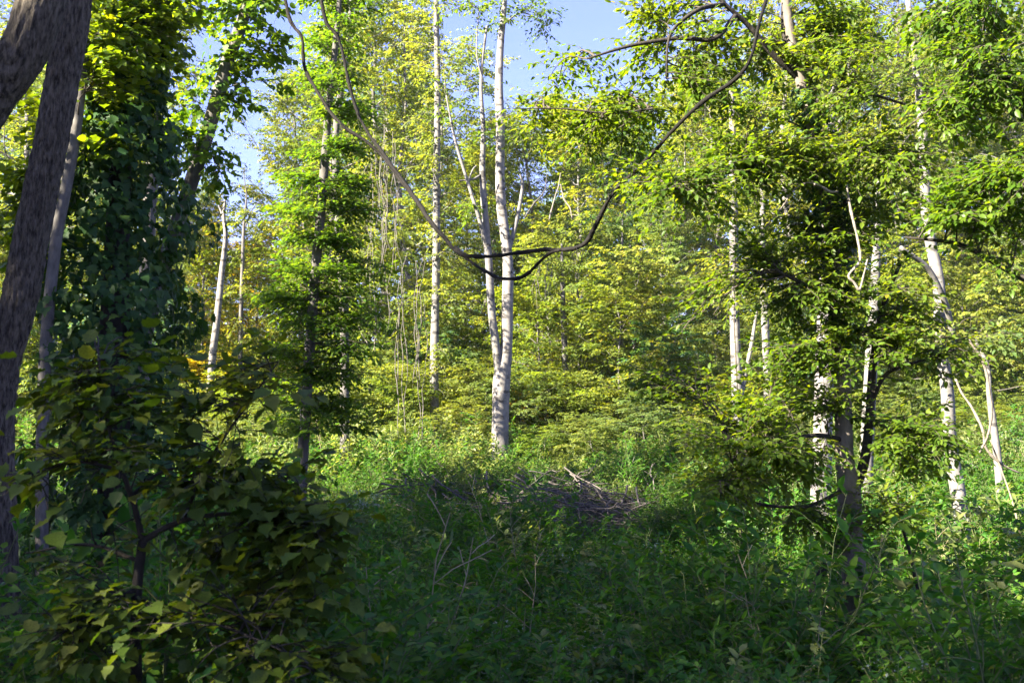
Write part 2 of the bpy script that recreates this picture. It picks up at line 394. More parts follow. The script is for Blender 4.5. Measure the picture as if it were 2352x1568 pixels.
# ------------------------------------------------------------------ background trees: prototypes, then copies
def proto_tree(name, label, seed, H, r0, cb, rad, n1, n2, n3, nl, leaf, lsize, barkm, leafm, elev=(.15, 1.0), droop=.1, lean=.03, sides=10, shape=1.0, stems=None, tw=None):
    r = np.random.RandomState(seed)
    t = thing(name, label, 'tree')
    K = 22
    ax = np.zeros((K, 3)); ax[:, 2] = np.linspace(-.3, H, K)
    ax[:, 0] += lean * H * np.linspace(0, 1, K) ** 1.4; ax = wob(ax, .018 * H, seed)
    rr = r0 * (1 - .88 * np.linspace(0, 1, K) ** 1.1)
    G = Geo(); v, f = trunk_geo(ax, rr, sides, .07, seed); G.add(v, f, 0)
    # main limbs
    h = cb + (1 - cb) * (np.arange(n1) + r.uniform(0, 1, n1)) / n1 * .97
    f_ = h * (K - 1); i = np.minimum(f_.astype(int), K - 2); u = (f_ - i)[:, None]
    base = ax[i] * (1 - u) + ax[i + 1] * u
    az = np.arange(n1) * 2.39996 + r.uniform(-.5, .5, n1)
    hh = (h - cb) / (1 - cb)
    prof = np.sin(np.pi * np.clip(.12 + hh * .8, 0, 1)) ** shape
    L = rad * prof * r.uniform(.6, 1.25, n1) + .25
    el = elev[0] + (elev[1] - elev[0]) * hh + r.normal(0, .15, n1)
    d = np.stack([np.cos(az) * np.cos(el), np.sin(az) * np.cos(el), np.sin(el)], -1)
    s = np.linspace(0, 1, 7)[None, :, None]
    l1 = base[:, None] + d[:, None] * L[:, None, None] * s + np.array([0, 0, 1.]) * (.18 - droop) * L[:, None, None] * s ** 2
    l1 += np.cumsum(r.normal(0, 1, l1.shape) * (s > 0), axis=1) * L[:, None, None] * .03
    br = np.minimum(.42 * np.interp(h, np.linspace(0, 1, K), rr), .028 * L + .004)
    v, f = tubes(l1, br[:, None] * (1 - .8 * np.linspace(0, 1, 7))[None], 5); G.add(v, f, 0)
    part('trunk', G.mesh(name + '_trunk', [barkm]), t)
    lm = L.mean()
    l2, _ = spawn(l1, n2, lambda tt: .42 * lm * (1.15 - .7 * tt), .8, .15, 5, r, .12, 1.0, droop, .12)
    l3, _ = spawn(l2, n3, lambda tt: .20 * lm * (1.2 - .6 * tt) + .12, .75, .05, 4, r, .1, 1.0, droop * 2, .12)
    Cg = Geo()
    v, f = tubes(l2, np.full((len(l2), 1), .010) * (1 - .7 * np.linspace(0, 1, 5))[None] * max(1, lm / 2), 3); Cg.add(v, f, 1)
    p, dd, nn, ss = twig_leaves(l3, nl, r, lsize, .55, .3, .75)
    v, f = place(leaf, p, dd, nn, ss)
    nv = len(leaf[0]); clump = np.repeat(r.uniform(0, 1, n1), n2 * n3 * nl)
    Cg.add(v, f, 0, np.repeat(np.clip(.55 * r.beta(2, 2.2, len(p)) + .45 * clump, 0, 1), nv))
    part('crown', Cg.mesh(name + '_crown', [leafm, tw or M['twig']]), t)
    return t

lab_poplar = 'tall slim sunlit tree with pale trunk in the wood behind the clearing'
lab_broad = 'tall spreading sunlit tree in the wood behind the clearing'
lab_under = 'small bushy understorey tree at the foot of the wood'
PT = {}
PT['tall_a'] = proto_tree('forest_tree', lab_poplar, 11, 20, .19, .18, 2.6, 46, 7, 5, 10, RHOMB, .155, M['bark_pale'], M['leaf_mid'], (.1, 1.0), .12, .02, 10, .7)
PT['tall_b'] = proto_tree('forest_tree', lab_poplar, 23, 20, .17, .30, 3.0, 38, 8, 5, 10, RHOMB, .155, M['bark_grey'], M['leaf_mid'], (.2, 1.1), .10, -.03, 10, .8)
PT['broad_a'] = proto_tree('forest_tree', lab_broad, 37, 18, .22, .20, 4.2, 40, 9, 6, 10, RHOMB, .165, M['bark_grey'], M['leaf_mid'], (.15, 1.1), .14, .02, 10, .8)
PT['broad_b'] = proto_tree('forest_tree', lab_broad, 41, 17, .20, .12, 3.8, 44, 8, 6, 10, RHOMB, .165, M['bark_pale'], M['leaf_mid'], (.0, .9), .18, -.02, 10, .7)
PT['under_a'] = proto_tree('understorey_tree', lab_under, 53, 7, .07, .06, 2.1, 30, 7, 5, 9, RHOMB, .15, M['bark_grey'], M['leaf_mid'], (.1, .9), .15, .03, 8, .6)
PT['under_b'] = proto_tree('understorey_tree', lab_under, 59, 5, .05, .02, 1.9, 26, 7, 5, 9, RHOMB, .14, M['bark_grey'], M['leaf_mid'], (.2, 1.0), .2, -.02, 8, .5)
NATH = {'tall_a': 20, 'tall_b': 20, 'broad_a': 18, 'broad_b': 17, 'under_a': 7, 'under_b': 5}
first = {}
GREEN = (.78, .95, 1.2); YEL = (1.14, 1.15, .95); GOLD = (2.0, 1.4, .6); TEAL = (.55, .88, 2.2); BLUE = (.40, .62, 1.5); LIME = (.98, 1.06, 1.0); RUST = (2.1, .95, .9)
TINTS = {GREEN: 'mid-green', YEL: 'yellow-green', GOLD: 'golden', TEAL: 'cool blue-green', BLUE: 'dark bluish', LIME: 'lime-green', RUST: 'rusty'}
BARKS = {'tall_a': 'white-stemmed', 'tall_b': 'grey-stemmed', 'broad_a': 'grey-stemmed', 'broad_b': 'white-stemmed', 'under_a': 'taller', 'under_b': 'low'}
def put_tree(kind, px, d, top, col, wide=1.0, label=None, group=None, bark=None, rot=None):
    b = P(px, 1000, d); x = b[0]; z = float(hgt(x, d))
    H = P(px, top, d)[2] - z; s = H / NATH[kind]
    rz = rng.uniform(0, 6.28) if rot is None else rot
    sw = wide * (s ** .6)
    src = PT[kind]
    if group: label = TINTS[col] + ' ' + BARKS[kind] + ' ' + (label or lab_under)
    if group: group = TINTS[col] + ' ' + BARKS[kind] + ' ' + group
    o = copy_tree(src, (x, d, z), rz, (sw, sw, s), label, group, col, bark)
    return o
GR = 'trees of the sunlit wood behind the clearing'; GU = 'small trees under the wood behind the clearing'
# far slope
r_ = np.random.RandomState(3)
for px in np.arange(-150, 2560, 68):
    d = r_.uniform(58, 82); top = np.interp(px, [0, 380, 480, 620, 700, 1000, 1150, 1400, 1600, 1750, 2400], [150, 440, 545, 520, 250, 250, 400, 400, 260, 150, 80]) + r_.uniform(-10, 110)
    if 500 < px < 640: top = max(top, 610)
    k = ['broad_a', 'broad_b', 'tall_b'][r_.randint(3)]
    c = [GREEN, TEAL, YEL, TEAL, LIME][r_.randint(5)]
    put_tree(k, px + r_.uniform(-30, 30), d, top, c, 1.0, 'tall sunlit tree on the far slope of the wood', 'trees on the far slope')
# mid layer, hand placed: (kind, px, depth, top py, colour, width)
for a in [
    ('tall_a', 20, 34, -120, YEL, 1.0), ('broad_b', 110, 40, 60, LIME, 1.1), ('broad_a', 230, 44, 120, YEL, 1.0), ('tall_b', 330, 38, -60, LIME, .9),
    ('broad_b', 450, 52, 470, GOLD, .7), ('broad_b', 585, 48, 520, YEL, .75), ('broad_a', 670, 44, 205, YEL, .85), ('tall_a', 760, 40, -40, LIME, 1.0),
    ('tall_b', 850, 44, -160, GREEN, 1.0), ('tall_a', 925, 42, 20, YEL, .9), ('tall_b', 1062, 52, 330, LIME, .8),
    ('broad_a', 1225, 46, 330, LIME, 1.1), ('broad_b', 1330, 43, 300, YEL, 1.1), ('broad_a', 1450, 45, 330, TEAL, 1.2), ('tall_b', 1390, 50, 260, LIME, 1.1), ('broad_b', 1270, 39, 560, YEL, 1.0), ('broad_b', 1530, 40, 480, LIME, 1.0), ('broad_a', 1120, 48, 380, YEL, 1.0), ('broad_b', 680, 42, 330, YEL, .8), ('broad_b', 1585, 48, 220, YEL, .8),
    ('tall_b', 1660, 46, 60, LIME, .9), ('tall_a', 1830, 40, -80, YEL, 1.0), ('broad_a', 1960, 46, 60, LIME, 1.0), ('tall_b', 2080, 42, -60, YEL, .9),
    ('broad_b', 2230, 46, 120, GREEN, 1.0), ('broad_a', 2370, 44, 250, YEL, .9), ('tall_a', 2440, 36, -60, GREEN, 1.0)]:
    put_tree(*a, label='slender tree of the sunlit wood just beyond the clearing' if a[0].startswith('tall') else 'broad-crowned tree of the sunlit wood just beyond the clearing', group=GR)
put_tree('broad_a', 462, 66, 440, BLUE, .55, 'dark blue-green conical tree beside the white snag', None)
for px in np.arange(-100, 2500, 36):
    d = r_.uniform(32, 50); top = 760 + r_.uniform(-220, 130)
    k = ['under_a', 'under_b'][r_.randint(2)]
    c = [YEL, LIME, GREEN, YEL, LIME, TEAL][r_.randint(6)]
    if 430 < px < 620: c = [GOLD, YEL][r_.randint(2)]
    put_tree(k, px + r_.uniform(-25, 25), d, top, c, 1.15, group=GU)
for px in np.arange(380, 2420, 58):
    put_tree('under_b', px + r_.uniform(-20, 20), r_.uniform(30.5, 33), 905 + r_.uniform(-60, 55), [YEL, LIME, LIME, GREEN][r_.randint(4)], 1.1, 'leafy bush along the sunlit front of the wood', 'bushes along the front of the wood')
for px in (470, 640, 860, 930, 1060, 1250, 1360, 1480, 1560, 1640, 1800, 2080, 2260):
    put_tree('under_b', px, r_.uniform(26.5, 29.5), 985 + r_.uniform(-45, 25), [YEL, LIME, GREEN][r_.randint(3)], 1.25, 'leafy bush rising from the sunlit weeds of the clearing', 'bushes in the sunlit weeds')
for px in np.arange(120, 2420, 150):      # second rank of tall trees
    top = np.interp(px, [0, 400, 480, 600, 640, 760, 1000, 1100, 1250, 1600, 1750, 2400], [60, 380, 560, 560, 300, 60, 60, 300, 280, 170, 60, 40]) + r_.uniform(-20, 80)
    put_tree(['broad_a', 'broad_b'][r_.randint(2)], px, r_.uniform(50, 57), top, [LIME, YEL, GREEN, LIME][r_.randint(4)], 1.15, 'tall tree of the second rank behind the sunlit wood', 'second rank of the wood')
for px, d, top, c, lb in [(1215, 34, 905, RUST, 'rusty leaved small tree behind the white beech'), (1345, 33, 950, RUST, 'reddish shrub beside a thin pale trunk'), (500, 36, 860, GOLD, 'golden leaved small tree around the foot of the white snag')]:
    put_tree('under_b', px, d, top, c, 1.0, lb)
for k, o in PT.items():     # the prototypes themselves stand further along the slope
    pass
spots = {'tall_a': (-30, 56), 'tall_b': (33, 58), 'broad_a': (-38, 64), 'broad_b': (40, 66), 'under_a': (-16.5, 33), 'under_b': (18.5, 34)}
for k, (x, y) in spots.items():
    PT[k].location = (x, y, float(hgt(x, y))); PT[k]['group'] = 'outlying ' + (GU if k.startswith('under') else GR)
    PT[k]['label'] = {'tall_a': 'white-stemmed slender tree standing apart at the end of the wood', 'tall_b': 'grey-stemmed slender tree standing apart at the end of the wood', 'broad_a': 'grey-stemmed broad tree standing apart at the end of the wood', 'broad_b': 'white-stemmed broad tree standing apart at the end of the wood', 'under_a': 'taller small tree standing apart at the end of the wood', 'under_b': 'low bushy tree standing apart at the end of the wood'}[k]; del PT[k]['group']
# the wood in which the camera stands: tall trees to the left and behind, they shade the dip
shade = [(-13.5 + .7 * math.sin(q * 2.1), -6.5 + 2.45 * q, 11.7 + .6 * math.sin(q * 1.7), 'tall_b' if q in (1, 3, 5) else ['broad_a', 'broad_b'][q % 2]) for q in range(8)]
shade += [(-20.0 + .8 * math.sin(q * 1.3), -10 + 3.1 * q, 15.5 + .5 * math.sin(q), ['broad_b', 'broad_a'][q % 2]) for q in range(7)]
shade += [(-15, 13.4, 12.5, 'tall_b'), (-8, -2.5, 9.5, 'broad_b'), (-8, -7, 9, 'broad_b'), (-9.5, -3, 8.5, 'broad_a')]
for i, (x, y, H, k) in enumerate(shade):
    s = H / NATH[k]
    copy_tree(PT[k], (x, y, float(hgt(x, y))), i * 1.7, (s * 1.15, s * 1.15, s), 'tall broad tree shading the dip from the sunward side', 'shade trees around the camera', GREEN)

# ------------------------------------------------------------------ hand-shaped trees
def line(pts, K):
    """pts of (px, py, depth, radius) -> world points and radii"""
    w = np.array([[*P(a, b, c), r] for a, b, c, r in pts])
    w = spline(w, K); return w[:, :3], np.maximum(w[:, 3], .002)

LEAFSETS = {}
def leaf_meshes(key, tpl, mat, n=5):
    if key not in LEAFSETS:
        r = np.random.RandomState(len(LEAFSETS) + 90); out = []
        for k in range(n):
            v = tpl[0].copy(); v[:, 2] += r.uniform(-.06, .06) * v[:, 0] ** 2 * 4 + r.uniform(-.1, .1) * v[:, 1]; v[:, 1] *= r.uniform(.88, 1.12)
            out.append(mesh_np('leaf_' + key, v, tpl[1], [mat], None, True, np.full(len(v), (k + .5) / n)))
        LEAFSETS[key] = out
    return LEAFSETS[key]

def add_leaves(root, key, tpl, mat, p, d, n, s, tint, color=None, most=300, mass='foliage', twigs=None, twigmat=None):
    """the leaves that show largest become objects of their own, the rest one mass"""
    base = np.array(root.location)
    x, y, dep = PX(p)
    view = nrm(p - np.array([0, 0, EYE])); face = np.abs((view * nrm(n)).sum(1)) + .15
    show = np.where((dep > .5) & (x > 5) & (x < 2347) & (y > 5) & (y < 1563), s / np.maximum(dep, .5) * face, 0)
    order = np.argsort(-show); big = order[:most] if most else order[:0]
    big = big[show[big] > 0]
    rest = np.setdiff1d(np.arange(len(p)), big)
    ms = leaf_meshes(key, tpl, mat)
    X_ = nrm(d); Y_ = nrm(np.cross(n, X_)); Z_ = np.cross(X_, Y_)
    for i in big:
        o = part('leaf', ms[min(int(tint[i] * len(ms)), len(ms) - 1)], root, color=color)
        m = Matrix(((*(X_[i, j] * s[i], Y_[i, j] * s[i], Z_[i, j] * s[i]), p[i, j] - base[j]) for j in range(3))).to_4x4() if False else None
        mt = Matrix.Identity(4)
        for j in range(3):
            mt[j][0] = X_[i, j] * s[i]; mt[j][1] = Y_[i, j] * s[i]; mt[j][2] = Z_[i, j] * s[i]; mt[j][3] = p[i, j] - base[j]
        o.matrix_local = mt
    G = Geo()
    if len(rest):
        v, f = place(tpl, p[rest] - base, d[rest], n[rest], s[rest])
        G.add(v, f, 0, np.repeat(tint[rest], len(tpl[0])))
        part(mass, G.mesh(mass, [mat]), root, kind='stuff', color=color)

def limbs_part(root, limbs, mat, names='limb', sides=10, rough=.08, seed=0):
    base = np.array(root.location); out = []
    for k, (pts, rad) in enumerate(limbs):
        v, f = trunk_geo(pts - base, rad, sides, rough, seed + k, 0, 0)
        G = Geo(); G.add(v, f, 0)
        part(names, G.mesh(names, [mat]), root); out.append(pts)
    return out

def sprays(root, limbs, masses, seed, key, tpl, mat, lsize, ntw=7, nl=8, twl=.42, color=None, flat=.4, droop=.25, most=300, twigmat=None, branch_r=.011, reach=3.0, bdroop=.15):
    """branches from the nearest limb into each leafy mass (px,py,depth,rx,ry,rd,n), twigs on them, leaves on the twigs"""
    r = np.random.RandomState(seed); base = np.array(root.location)
    lp = np.concatenate(limbs); B = []
    for (px, py, dp, rx, ry, rd, n) in masses:
        u = nrm(r.normal(0, 1, (n, 3))) * r.uniform(0, 1.35, (n, 1)) ** .6
        for k in range(n):
            e = P(px + rx * u[k, 0], py + ry * u[k, 1], dp + rd * u[k, 2])
            dl = np.linalg.norm((lp - e) * np.array([1, 1, 1.4]), axis=1) + r.uniform(0, .5, len(lp))
            s0 = lp[np.argmin(dl)]
            if np.linalg.norm(s0 - e) > reach: s0 = e + (s0 - e) / np.linalg.norm(s0 - e) * reach
            dv = e - s0
            t = np.linspace(0, 1, 8)[:, None]
            b = s0 + dv * t + np.array([0, 0, 1.]) * np.linalg.norm(dv) * bdroop * np.sin(t * np.pi)
            b = b + np.cumsum(r.normal(0, 1, b.shape) * (t > 0), axis=0) * np.linalg.norm(dv) * .016
            B.append(b)
    B = np.array(B)
    L = np.linalg.norm(B[:, -1] - B[:, 0], axis=1)
    T, _ = spawn(B, ntw, lambda tt: twl * (1.3 - .7 * tt), .8, .03, 5, r, .15, 1.0, .12, .12)
    tm = T[:, 2]; gap = np.sin(tm[:, 0] * 4.1 + seed) * np.sin(tm[:, 1] * 3.7 + 1) + np.sin(tm[:, 2] * 7.3 + 2 * np.sin(tm[:, 0] * 2.3)) * .8
    kp = gap > r.uniform(-1.5, .15, len(T)); T = T[kp]
    G = Geo()
    v, f = tubes(B - base, np.clip(branch_r * (.5 + .35 * L[:, None]), .004, .03) * (1 - .75 * np.linspace(0, 1, 8))[None], 5); G.add(v, f, 0)
    v, f = tubes(T - base, np.full((len(T), 1), .0032) * (1 - .6 * np.linspace(0, 1, 5))[None], 3); G.add(v, f, 0)
    part('twigs', G.mesh('twigs', [twigmat or M['twig']]), root, kind='stuff')
    p, d, n, s = twig_leaves(T, nl, r, lsize, flat, droop)
    cl = np.repeat(np.repeat(r.uniform(0, 1, len(B)), ntw)[kp], nl)
    add_leaves(root, key, tpl, mat, p, d, n, s, np.clip(.65 * r.beta(2, 2, len(p)) + .35 * cl, 0, .999), color, most)

def trunk_part(root, pts, rad, mat, sides=18, rough=.06, seed=0, furrow=0, flare=.3, name='trunk', knots=()):
    v, f = trunk_geo(pts - np.array(root.location), rad, sides, rough, seed, furrow, flare, knots)
    G = Geo(); G.add(v, f, 0); return part(name, G.mesh(name, [mat]), root)
def ground_under(px, d):
    x = P(px, 1000, d)[0]; return np.array([x, d, float(hgt(x, d))])
def py_ground(px, d):
    return float(PX(ground_under(px, d))[1])

# --- tall grey furrowed trunk at the left edge
b = ground_under(5, 8.0); b[2] -= .1
t = thing('furrowed_tree', 'tall grey furrowed trunk rising past the big-leaved shrub, curving right as it climbs', 'tree', b)
pts, rad = line([(8, py_ground(5, 8) + 25, 8, .185), (0, 1400, 8, .172), (-8, 1150, 8, .168), (-12, 980, 8, .165), (4, 830, 8, .163), (42, 700, 8, .160), (80, 500, 8, .155), (118, 320, 8, .150), (140, 200, 8, .150), (172, 20, 8, .146), (200, -200, 8, .14), (250, -900, 8, .11)], 420)
rad = rad * .82
trunk_part(t, pts, rad, M['bark_furrow'], 90, .03, 3, .016, .15)
lim = limbs_part(t, [line([(205, -250, 8, .06), (330, -420, 8.2, .04), (470, -520, 8.4, .02)], 12), line([(225, -560, 8, .05), (60, -760, 7.6, .035), (-150, -830, 7.2, .02)], 12)], M['bark_furrow'])
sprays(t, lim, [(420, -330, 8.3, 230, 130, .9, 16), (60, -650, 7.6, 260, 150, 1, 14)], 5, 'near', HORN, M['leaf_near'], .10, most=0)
# --- leaning brown trunk crossing in front of it
b = ground_under(-520, 6.0); b[2] -= .1
t = thing('leaning_tree', 'thick leaning brown trunk with a round knot crossing before the furrowed trunk', 'tree', b)
pts, rad = line([(-520, py_ground(-520, 6) + 20, 6, .17), (-330, 1000, 6, .155), (-160, 500, 6, .145), (-40, 250, 6, .140), (48, 128, 6, .138), (92, 10, 6, .140), (110, -120, 6, .135), (140, -500, 6, .11)], 300)
trunk_part(t, pts, rad, M['bark_furrow'], 80, .04, 8, .012, .15, knots=((3.96, .1, .06, .035),))
lim = limbs_part(t, [line([(115, -160, 6, .06), (20, -330, 5.8, .03), (-160, -420, 5.6, .015)], 12)], M['bark_furrow'])
sprays(t, lim, [(-60, -350, 5.8, 200, 110, .8, 12)], 6, 'near', HORN, M['leaf_near'], .10, most=0)
# --- slim smooth trunk behind the furrowed one
b = ground_under(95, 11.5)
t = thing('slim_tree', 'slim smooth grey trunk half hidden behind the furrowed trunk', 'tree', b)
pts, rad = line([(95, py_ground(95, 11.5) + 15, 11.5, .075), (100, 900, 11.5, .070), (125, 580, 11.5, .066), (150, 440, 11.5, .062), (172, 320, 11.5, .058), (188, 190, 11.5, .052), (200, 20, 11.5, .046), (205, -200, 11.5, .03)], 60)
trunk_part(t, pts, rad, M['bark_grey'], 16, .05, 12)
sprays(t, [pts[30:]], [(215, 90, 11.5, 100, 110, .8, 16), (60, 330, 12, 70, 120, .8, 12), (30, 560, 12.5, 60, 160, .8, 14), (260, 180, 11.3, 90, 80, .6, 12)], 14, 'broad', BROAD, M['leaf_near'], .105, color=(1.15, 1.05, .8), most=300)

# --- vine tower
b = ground_under(262, 12.5)
t = thing('vine_clad_tree', 'dark tower of climbing vine leaves covering a tree trunk', 'tree', b)
pts, rad = line([(262, py_ground(262, 12.5) + 20, 12.5, .2), (262, 900, 12.5, .18), (268, 600, 12.5, .16), (280, 300, 12.5, .13), (300, 60, 12.5, .10), (315, -200, 12.5, .06)], 50)
trunk_part(t, pts, rad, M['bark_dark'], 16, .06, 13)
def vine_leaves(pts, W, n, seed, lo=0., hi=1., size=.135):
    r = np.random.RandomState(seed)
    tt = r.uniform(lo, hi, n); i = tt * (len(pts) - 1); i0 = np.minimum(i.astype(int), len(pts) - 2)
    c = pts[i0] + (pts[i0 + 1] - pts[i0]) * (i - i0)[:, None]
    az = r.uniform(0, 2 * np.pi, n)
    w = np.interp(tt, np.linspace(0, 1, len(W)), W)
    bul = w * (1 + .28 * np.sin(az * 2 + c[:, 2] * 1.7) + .22 * np.sin(az * 3 - c[:, 2] * 3.1 + 2) + .15 * np.sin(c[:, 2] * 6.3)) * r.uniform(.72, 1.06, n)
    out = np.stack([np.cos(az), np.sin(az), np.zeros(n)], -1)
    p = c + out * bul[:, None]
    nn = nrm(out + np.array([0, 0, .55]) + r.normal(0, .38, (n, 3)))
    d = nrm(np.array([0, 0, -1.]) + out * .25 + r.normal(0, .45, (n, 3)))
    return p, d, nn, size * r.uniform(.55, 1.2, n)
p, d, n, s = vine_leaves(pts, [.95, .98, .96, .92, .84, .70, .52, .36, .2], 9500, 4)
add_leaves(t, 'lobed', LOBED, M['leaf_vine'], p, d, n, s, rng.beta(2, 2.5, len(p)), most=300)
sprays(t, [pts[25:]], [(330, 60, 12.2, 110, 90, .8, 18), (300, 190, 12.0, 90, 80, .7, 16), (420, 120, 12.8, 60, 90, .5, 8), (235, 330, 11.7, 60, 50, .4, 4), (360, -60, 12.2, 170, 60, .8, 14)], 15, 'broad', BROAD, M['leaf_near'], .11, color=(1.1, 1.05, .8), most=0)

# --- leaning trunk with climbing leaves right of the tower
b = ground_under(280, 14)
t = thing('leaning_vine_tree', 'bare grey trunk leaning right with climbing leaves on its upper half', 'tree', b)
pts, rad = line([(280, py_ground(280, 14) + 10, 14, .13), (310, 900, 14, .12), (350, 700, 14, .115), (388, 575, 14, .11), (415, 490, 14, .105), (450, 385, 14, .10), (482, 285, 14, .098), (520, 150, 14, .09), (560, 40, 14, .085), (610, -140, 14, .06), (640, -420, 14, .03)], 70)
trunk_part(t, pts, rad, M['bark_grey'], 18, .05, 21)
p, d, n, s = vine_leaves(pts, [.1, .1, .1, .12, .3, .36, .26, .2, .1], 650, 31, .38, .93, .12)
add_leaves(t, 'lobed', LOBED, M['leaf_vine'], p, d, n, s, rng.uniform(.4, 1, len(p)), color=(1.5, 1.35, 1), most=300)
sprays(t, [pts[40:]], [(500, 210, 14, 90, 90, .5, 14), (580, 40, 14, 110, 70, .6, 14), (440, 330, 13.6, 60, 50, .4, 6), (520, 420, 13.8, 50, 70, .4, 5), (640, 130, 14, 70, 60, .5, 7)], 22, 'broad2', BROAD, M['leaf_near'], .10, color=(1.0, 1.1, .95), most=0)
b = ground_under(310, 17)
t = thing('grey_tree', 'straight grey trunk showing above the vine tower', 'tree', b)
pts, rad = line([(315, py_ground(315, 17) + 10, 17, .15), (335, 650, 17, .12), (355, 330, 17, .115), (372, 150, 17, .11), (386, 0, 17, .10), (395, -260, 17, .07)], 50)
trunk_part(t, pts, rad, M['bark_grey'], 18, .05, 27)
sprays(t, [pts[25:]], [(440, 40, 17, 110, 70, .8, 14), (420, 180, 17, 90, 60, .6, 8), (330, 250, 16.6, 60, 60, .6, 8)], 28, 'broad2', BROAD, M['leaf_near'], .10, color=(1.25, 1.1, .8), most=0)

# --- big-leaved shrub in the left foreground
b = ground_under(322, 4.4)
t = thing('big_leaved_shrub', 'dark big-leaved shrub in deep shade before the furrowed trunk', 'shrub', b)
pts, rad = line([(322, py_ground(322, 4.4) + 10, 4.4, .028), (312, 1500, 4.4, .025), (316, 1340, 4.4, .023), (328, 1242, 4.4, .021)], 24)
trunk_part(t, pts, rad, M['bark_dark'], 12, .08, 33, name='stem')
lims = limbs_part(t, [line(q, 16) for q in [
    [(328, 1245, 4.4, .016), (305, 1150, 4.35, .013), (262, 1030, 4.3, .010), (235, 900, 4.3, .006), (225, 800, 4.3, .004)],
    [(330, 1240, 4.4, .016), (420, 1195, 4.4, .012), (540, 1180, 4.4, .009), (650, 1210, 4.4, .006), (740, 1250, 4.4, .004)],
    [(420, 1195, 4.4, .010), (480, 1060, 4.4, .008), (560, 940, 4.4, .006), (640, 830, 4.4, .003)],
    [(280, 1080, 4.33, .009), (170, 1060, 4.2, .006), (70, 1090, 4.1, .003)],
    [(316, 1350, 4.4, .012), (220, 1400, 4.2, .008), (120, 1470, 4.0, .004)],
    [(314, 1420, 4.4, .012), (450, 1420, 4.2, .008), (620, 1480, 4.0, .004), (720, 1540, 3.9, .003)],
    [(300, 1140, 4.35, .01), (380, 1080, 4.5, .007), (520, 1075, 4.6, .005), (650, 1110, 4.6, .003)],
    [(325, 1290, 4.4, .01), (200, 1250, 4.5, .007), (60, 1270, 4.6, .004)]]], M['bark_dark'], sides=7)
sprays(t, lims, [(190, 880, 4.3, 130, 90, .25, 12), (300, 820, 4.5, 120, 70, .3, 10), (580, 880, 4.4, 70, 60, .2, 7), (420, 980, 4.4, 120, 70, .3, 8), (220, 1040, 4.2, 110, 50, .3, 12), (400, 1100, 4.3, 180, 50, .3, 14), (620, 1110, 4.5, 90, 50, .25, 10), (650, 1230, 4.3, 130, 60, .3, 16),
    (190, 1200, 4.3, 100, 60, .3, 9), (480, 1290, 4.3, 150, 60, .3, 5), (220, 1370, 4.2, 110, 70, .3, 8), (650, 1350, 4.3, 90, 70, .3, 8), (200, 1500, 4.1, 100, 60, .3, 10), (420, 1420, 4.1, 170, 70, .3, 10), (560, 1520, 4.0, 170, 60, .3, 12), (710, 1270, 4.3, 70, 60, .25, 9), (730, 1530, 4.0, 60, 40, .2, 5), (110, 1090, 4.2, 50, 60, .3, 6), (620, 1400, 4.2, 80, 80, .3, 6)],
    34, 'shrub', SHRUB, M['leaf_shrub'], .080, ntw=5, nl=4, twl=.25, flat=.25, droop=.06, most=300, branch_r=.007, reach=.9, twigmat=M['bark_dark'])

# --- hornbeam with layered dark sprays, left of the clearing
b = ground_under(688, 20)
t = thing('layered_tree', 'young tree with flat layered dark sprays around a thin trunk at the clearing edge', 'tree', b)
pts, rad = line([(688, py_ground(688, 20) + 8, 20, .13), (692, 1100, 20, .115), (705, 900, 20, .11), (722, 650, 20, .10), (740, 450, 20, .09), (755, 250, 20, .075), (775, 60, 20, .06), (790, -150, 20, .04)], 60)
trunk_part(t, pts, rad, M['bark_grey'], 16, .05, 41).color = (.8, .8, .8, 1)
ms = []
for py, hw, n in [(985, 130, 9), (930, 150, 12), (870, 130, 12), (800, 140, 14), (740, 140, 14), (680, 150, 16), (620, 150, 14), (550, 130, 12), (480, 120, 12), (410, 110, 12), (340, 85, 8), (260, 80, 7), (180, 75, 7), (100, 75, 7), (20, 80, 7), (-60, 80, 6)]:
    ms.append((720 + (950 - py) * .04 + 15, py, 20, hw * 1.15, 24, 1.2, int(n * 1.4)))
sprays(t, [pts], ms, 42, 'horn', HORN, M['leaf_near'], .115, ntw=16, nl=9, twl=.6, flat=.3, droop=.15, color=(.8, .95, .9), most=300, bdroop=.05)

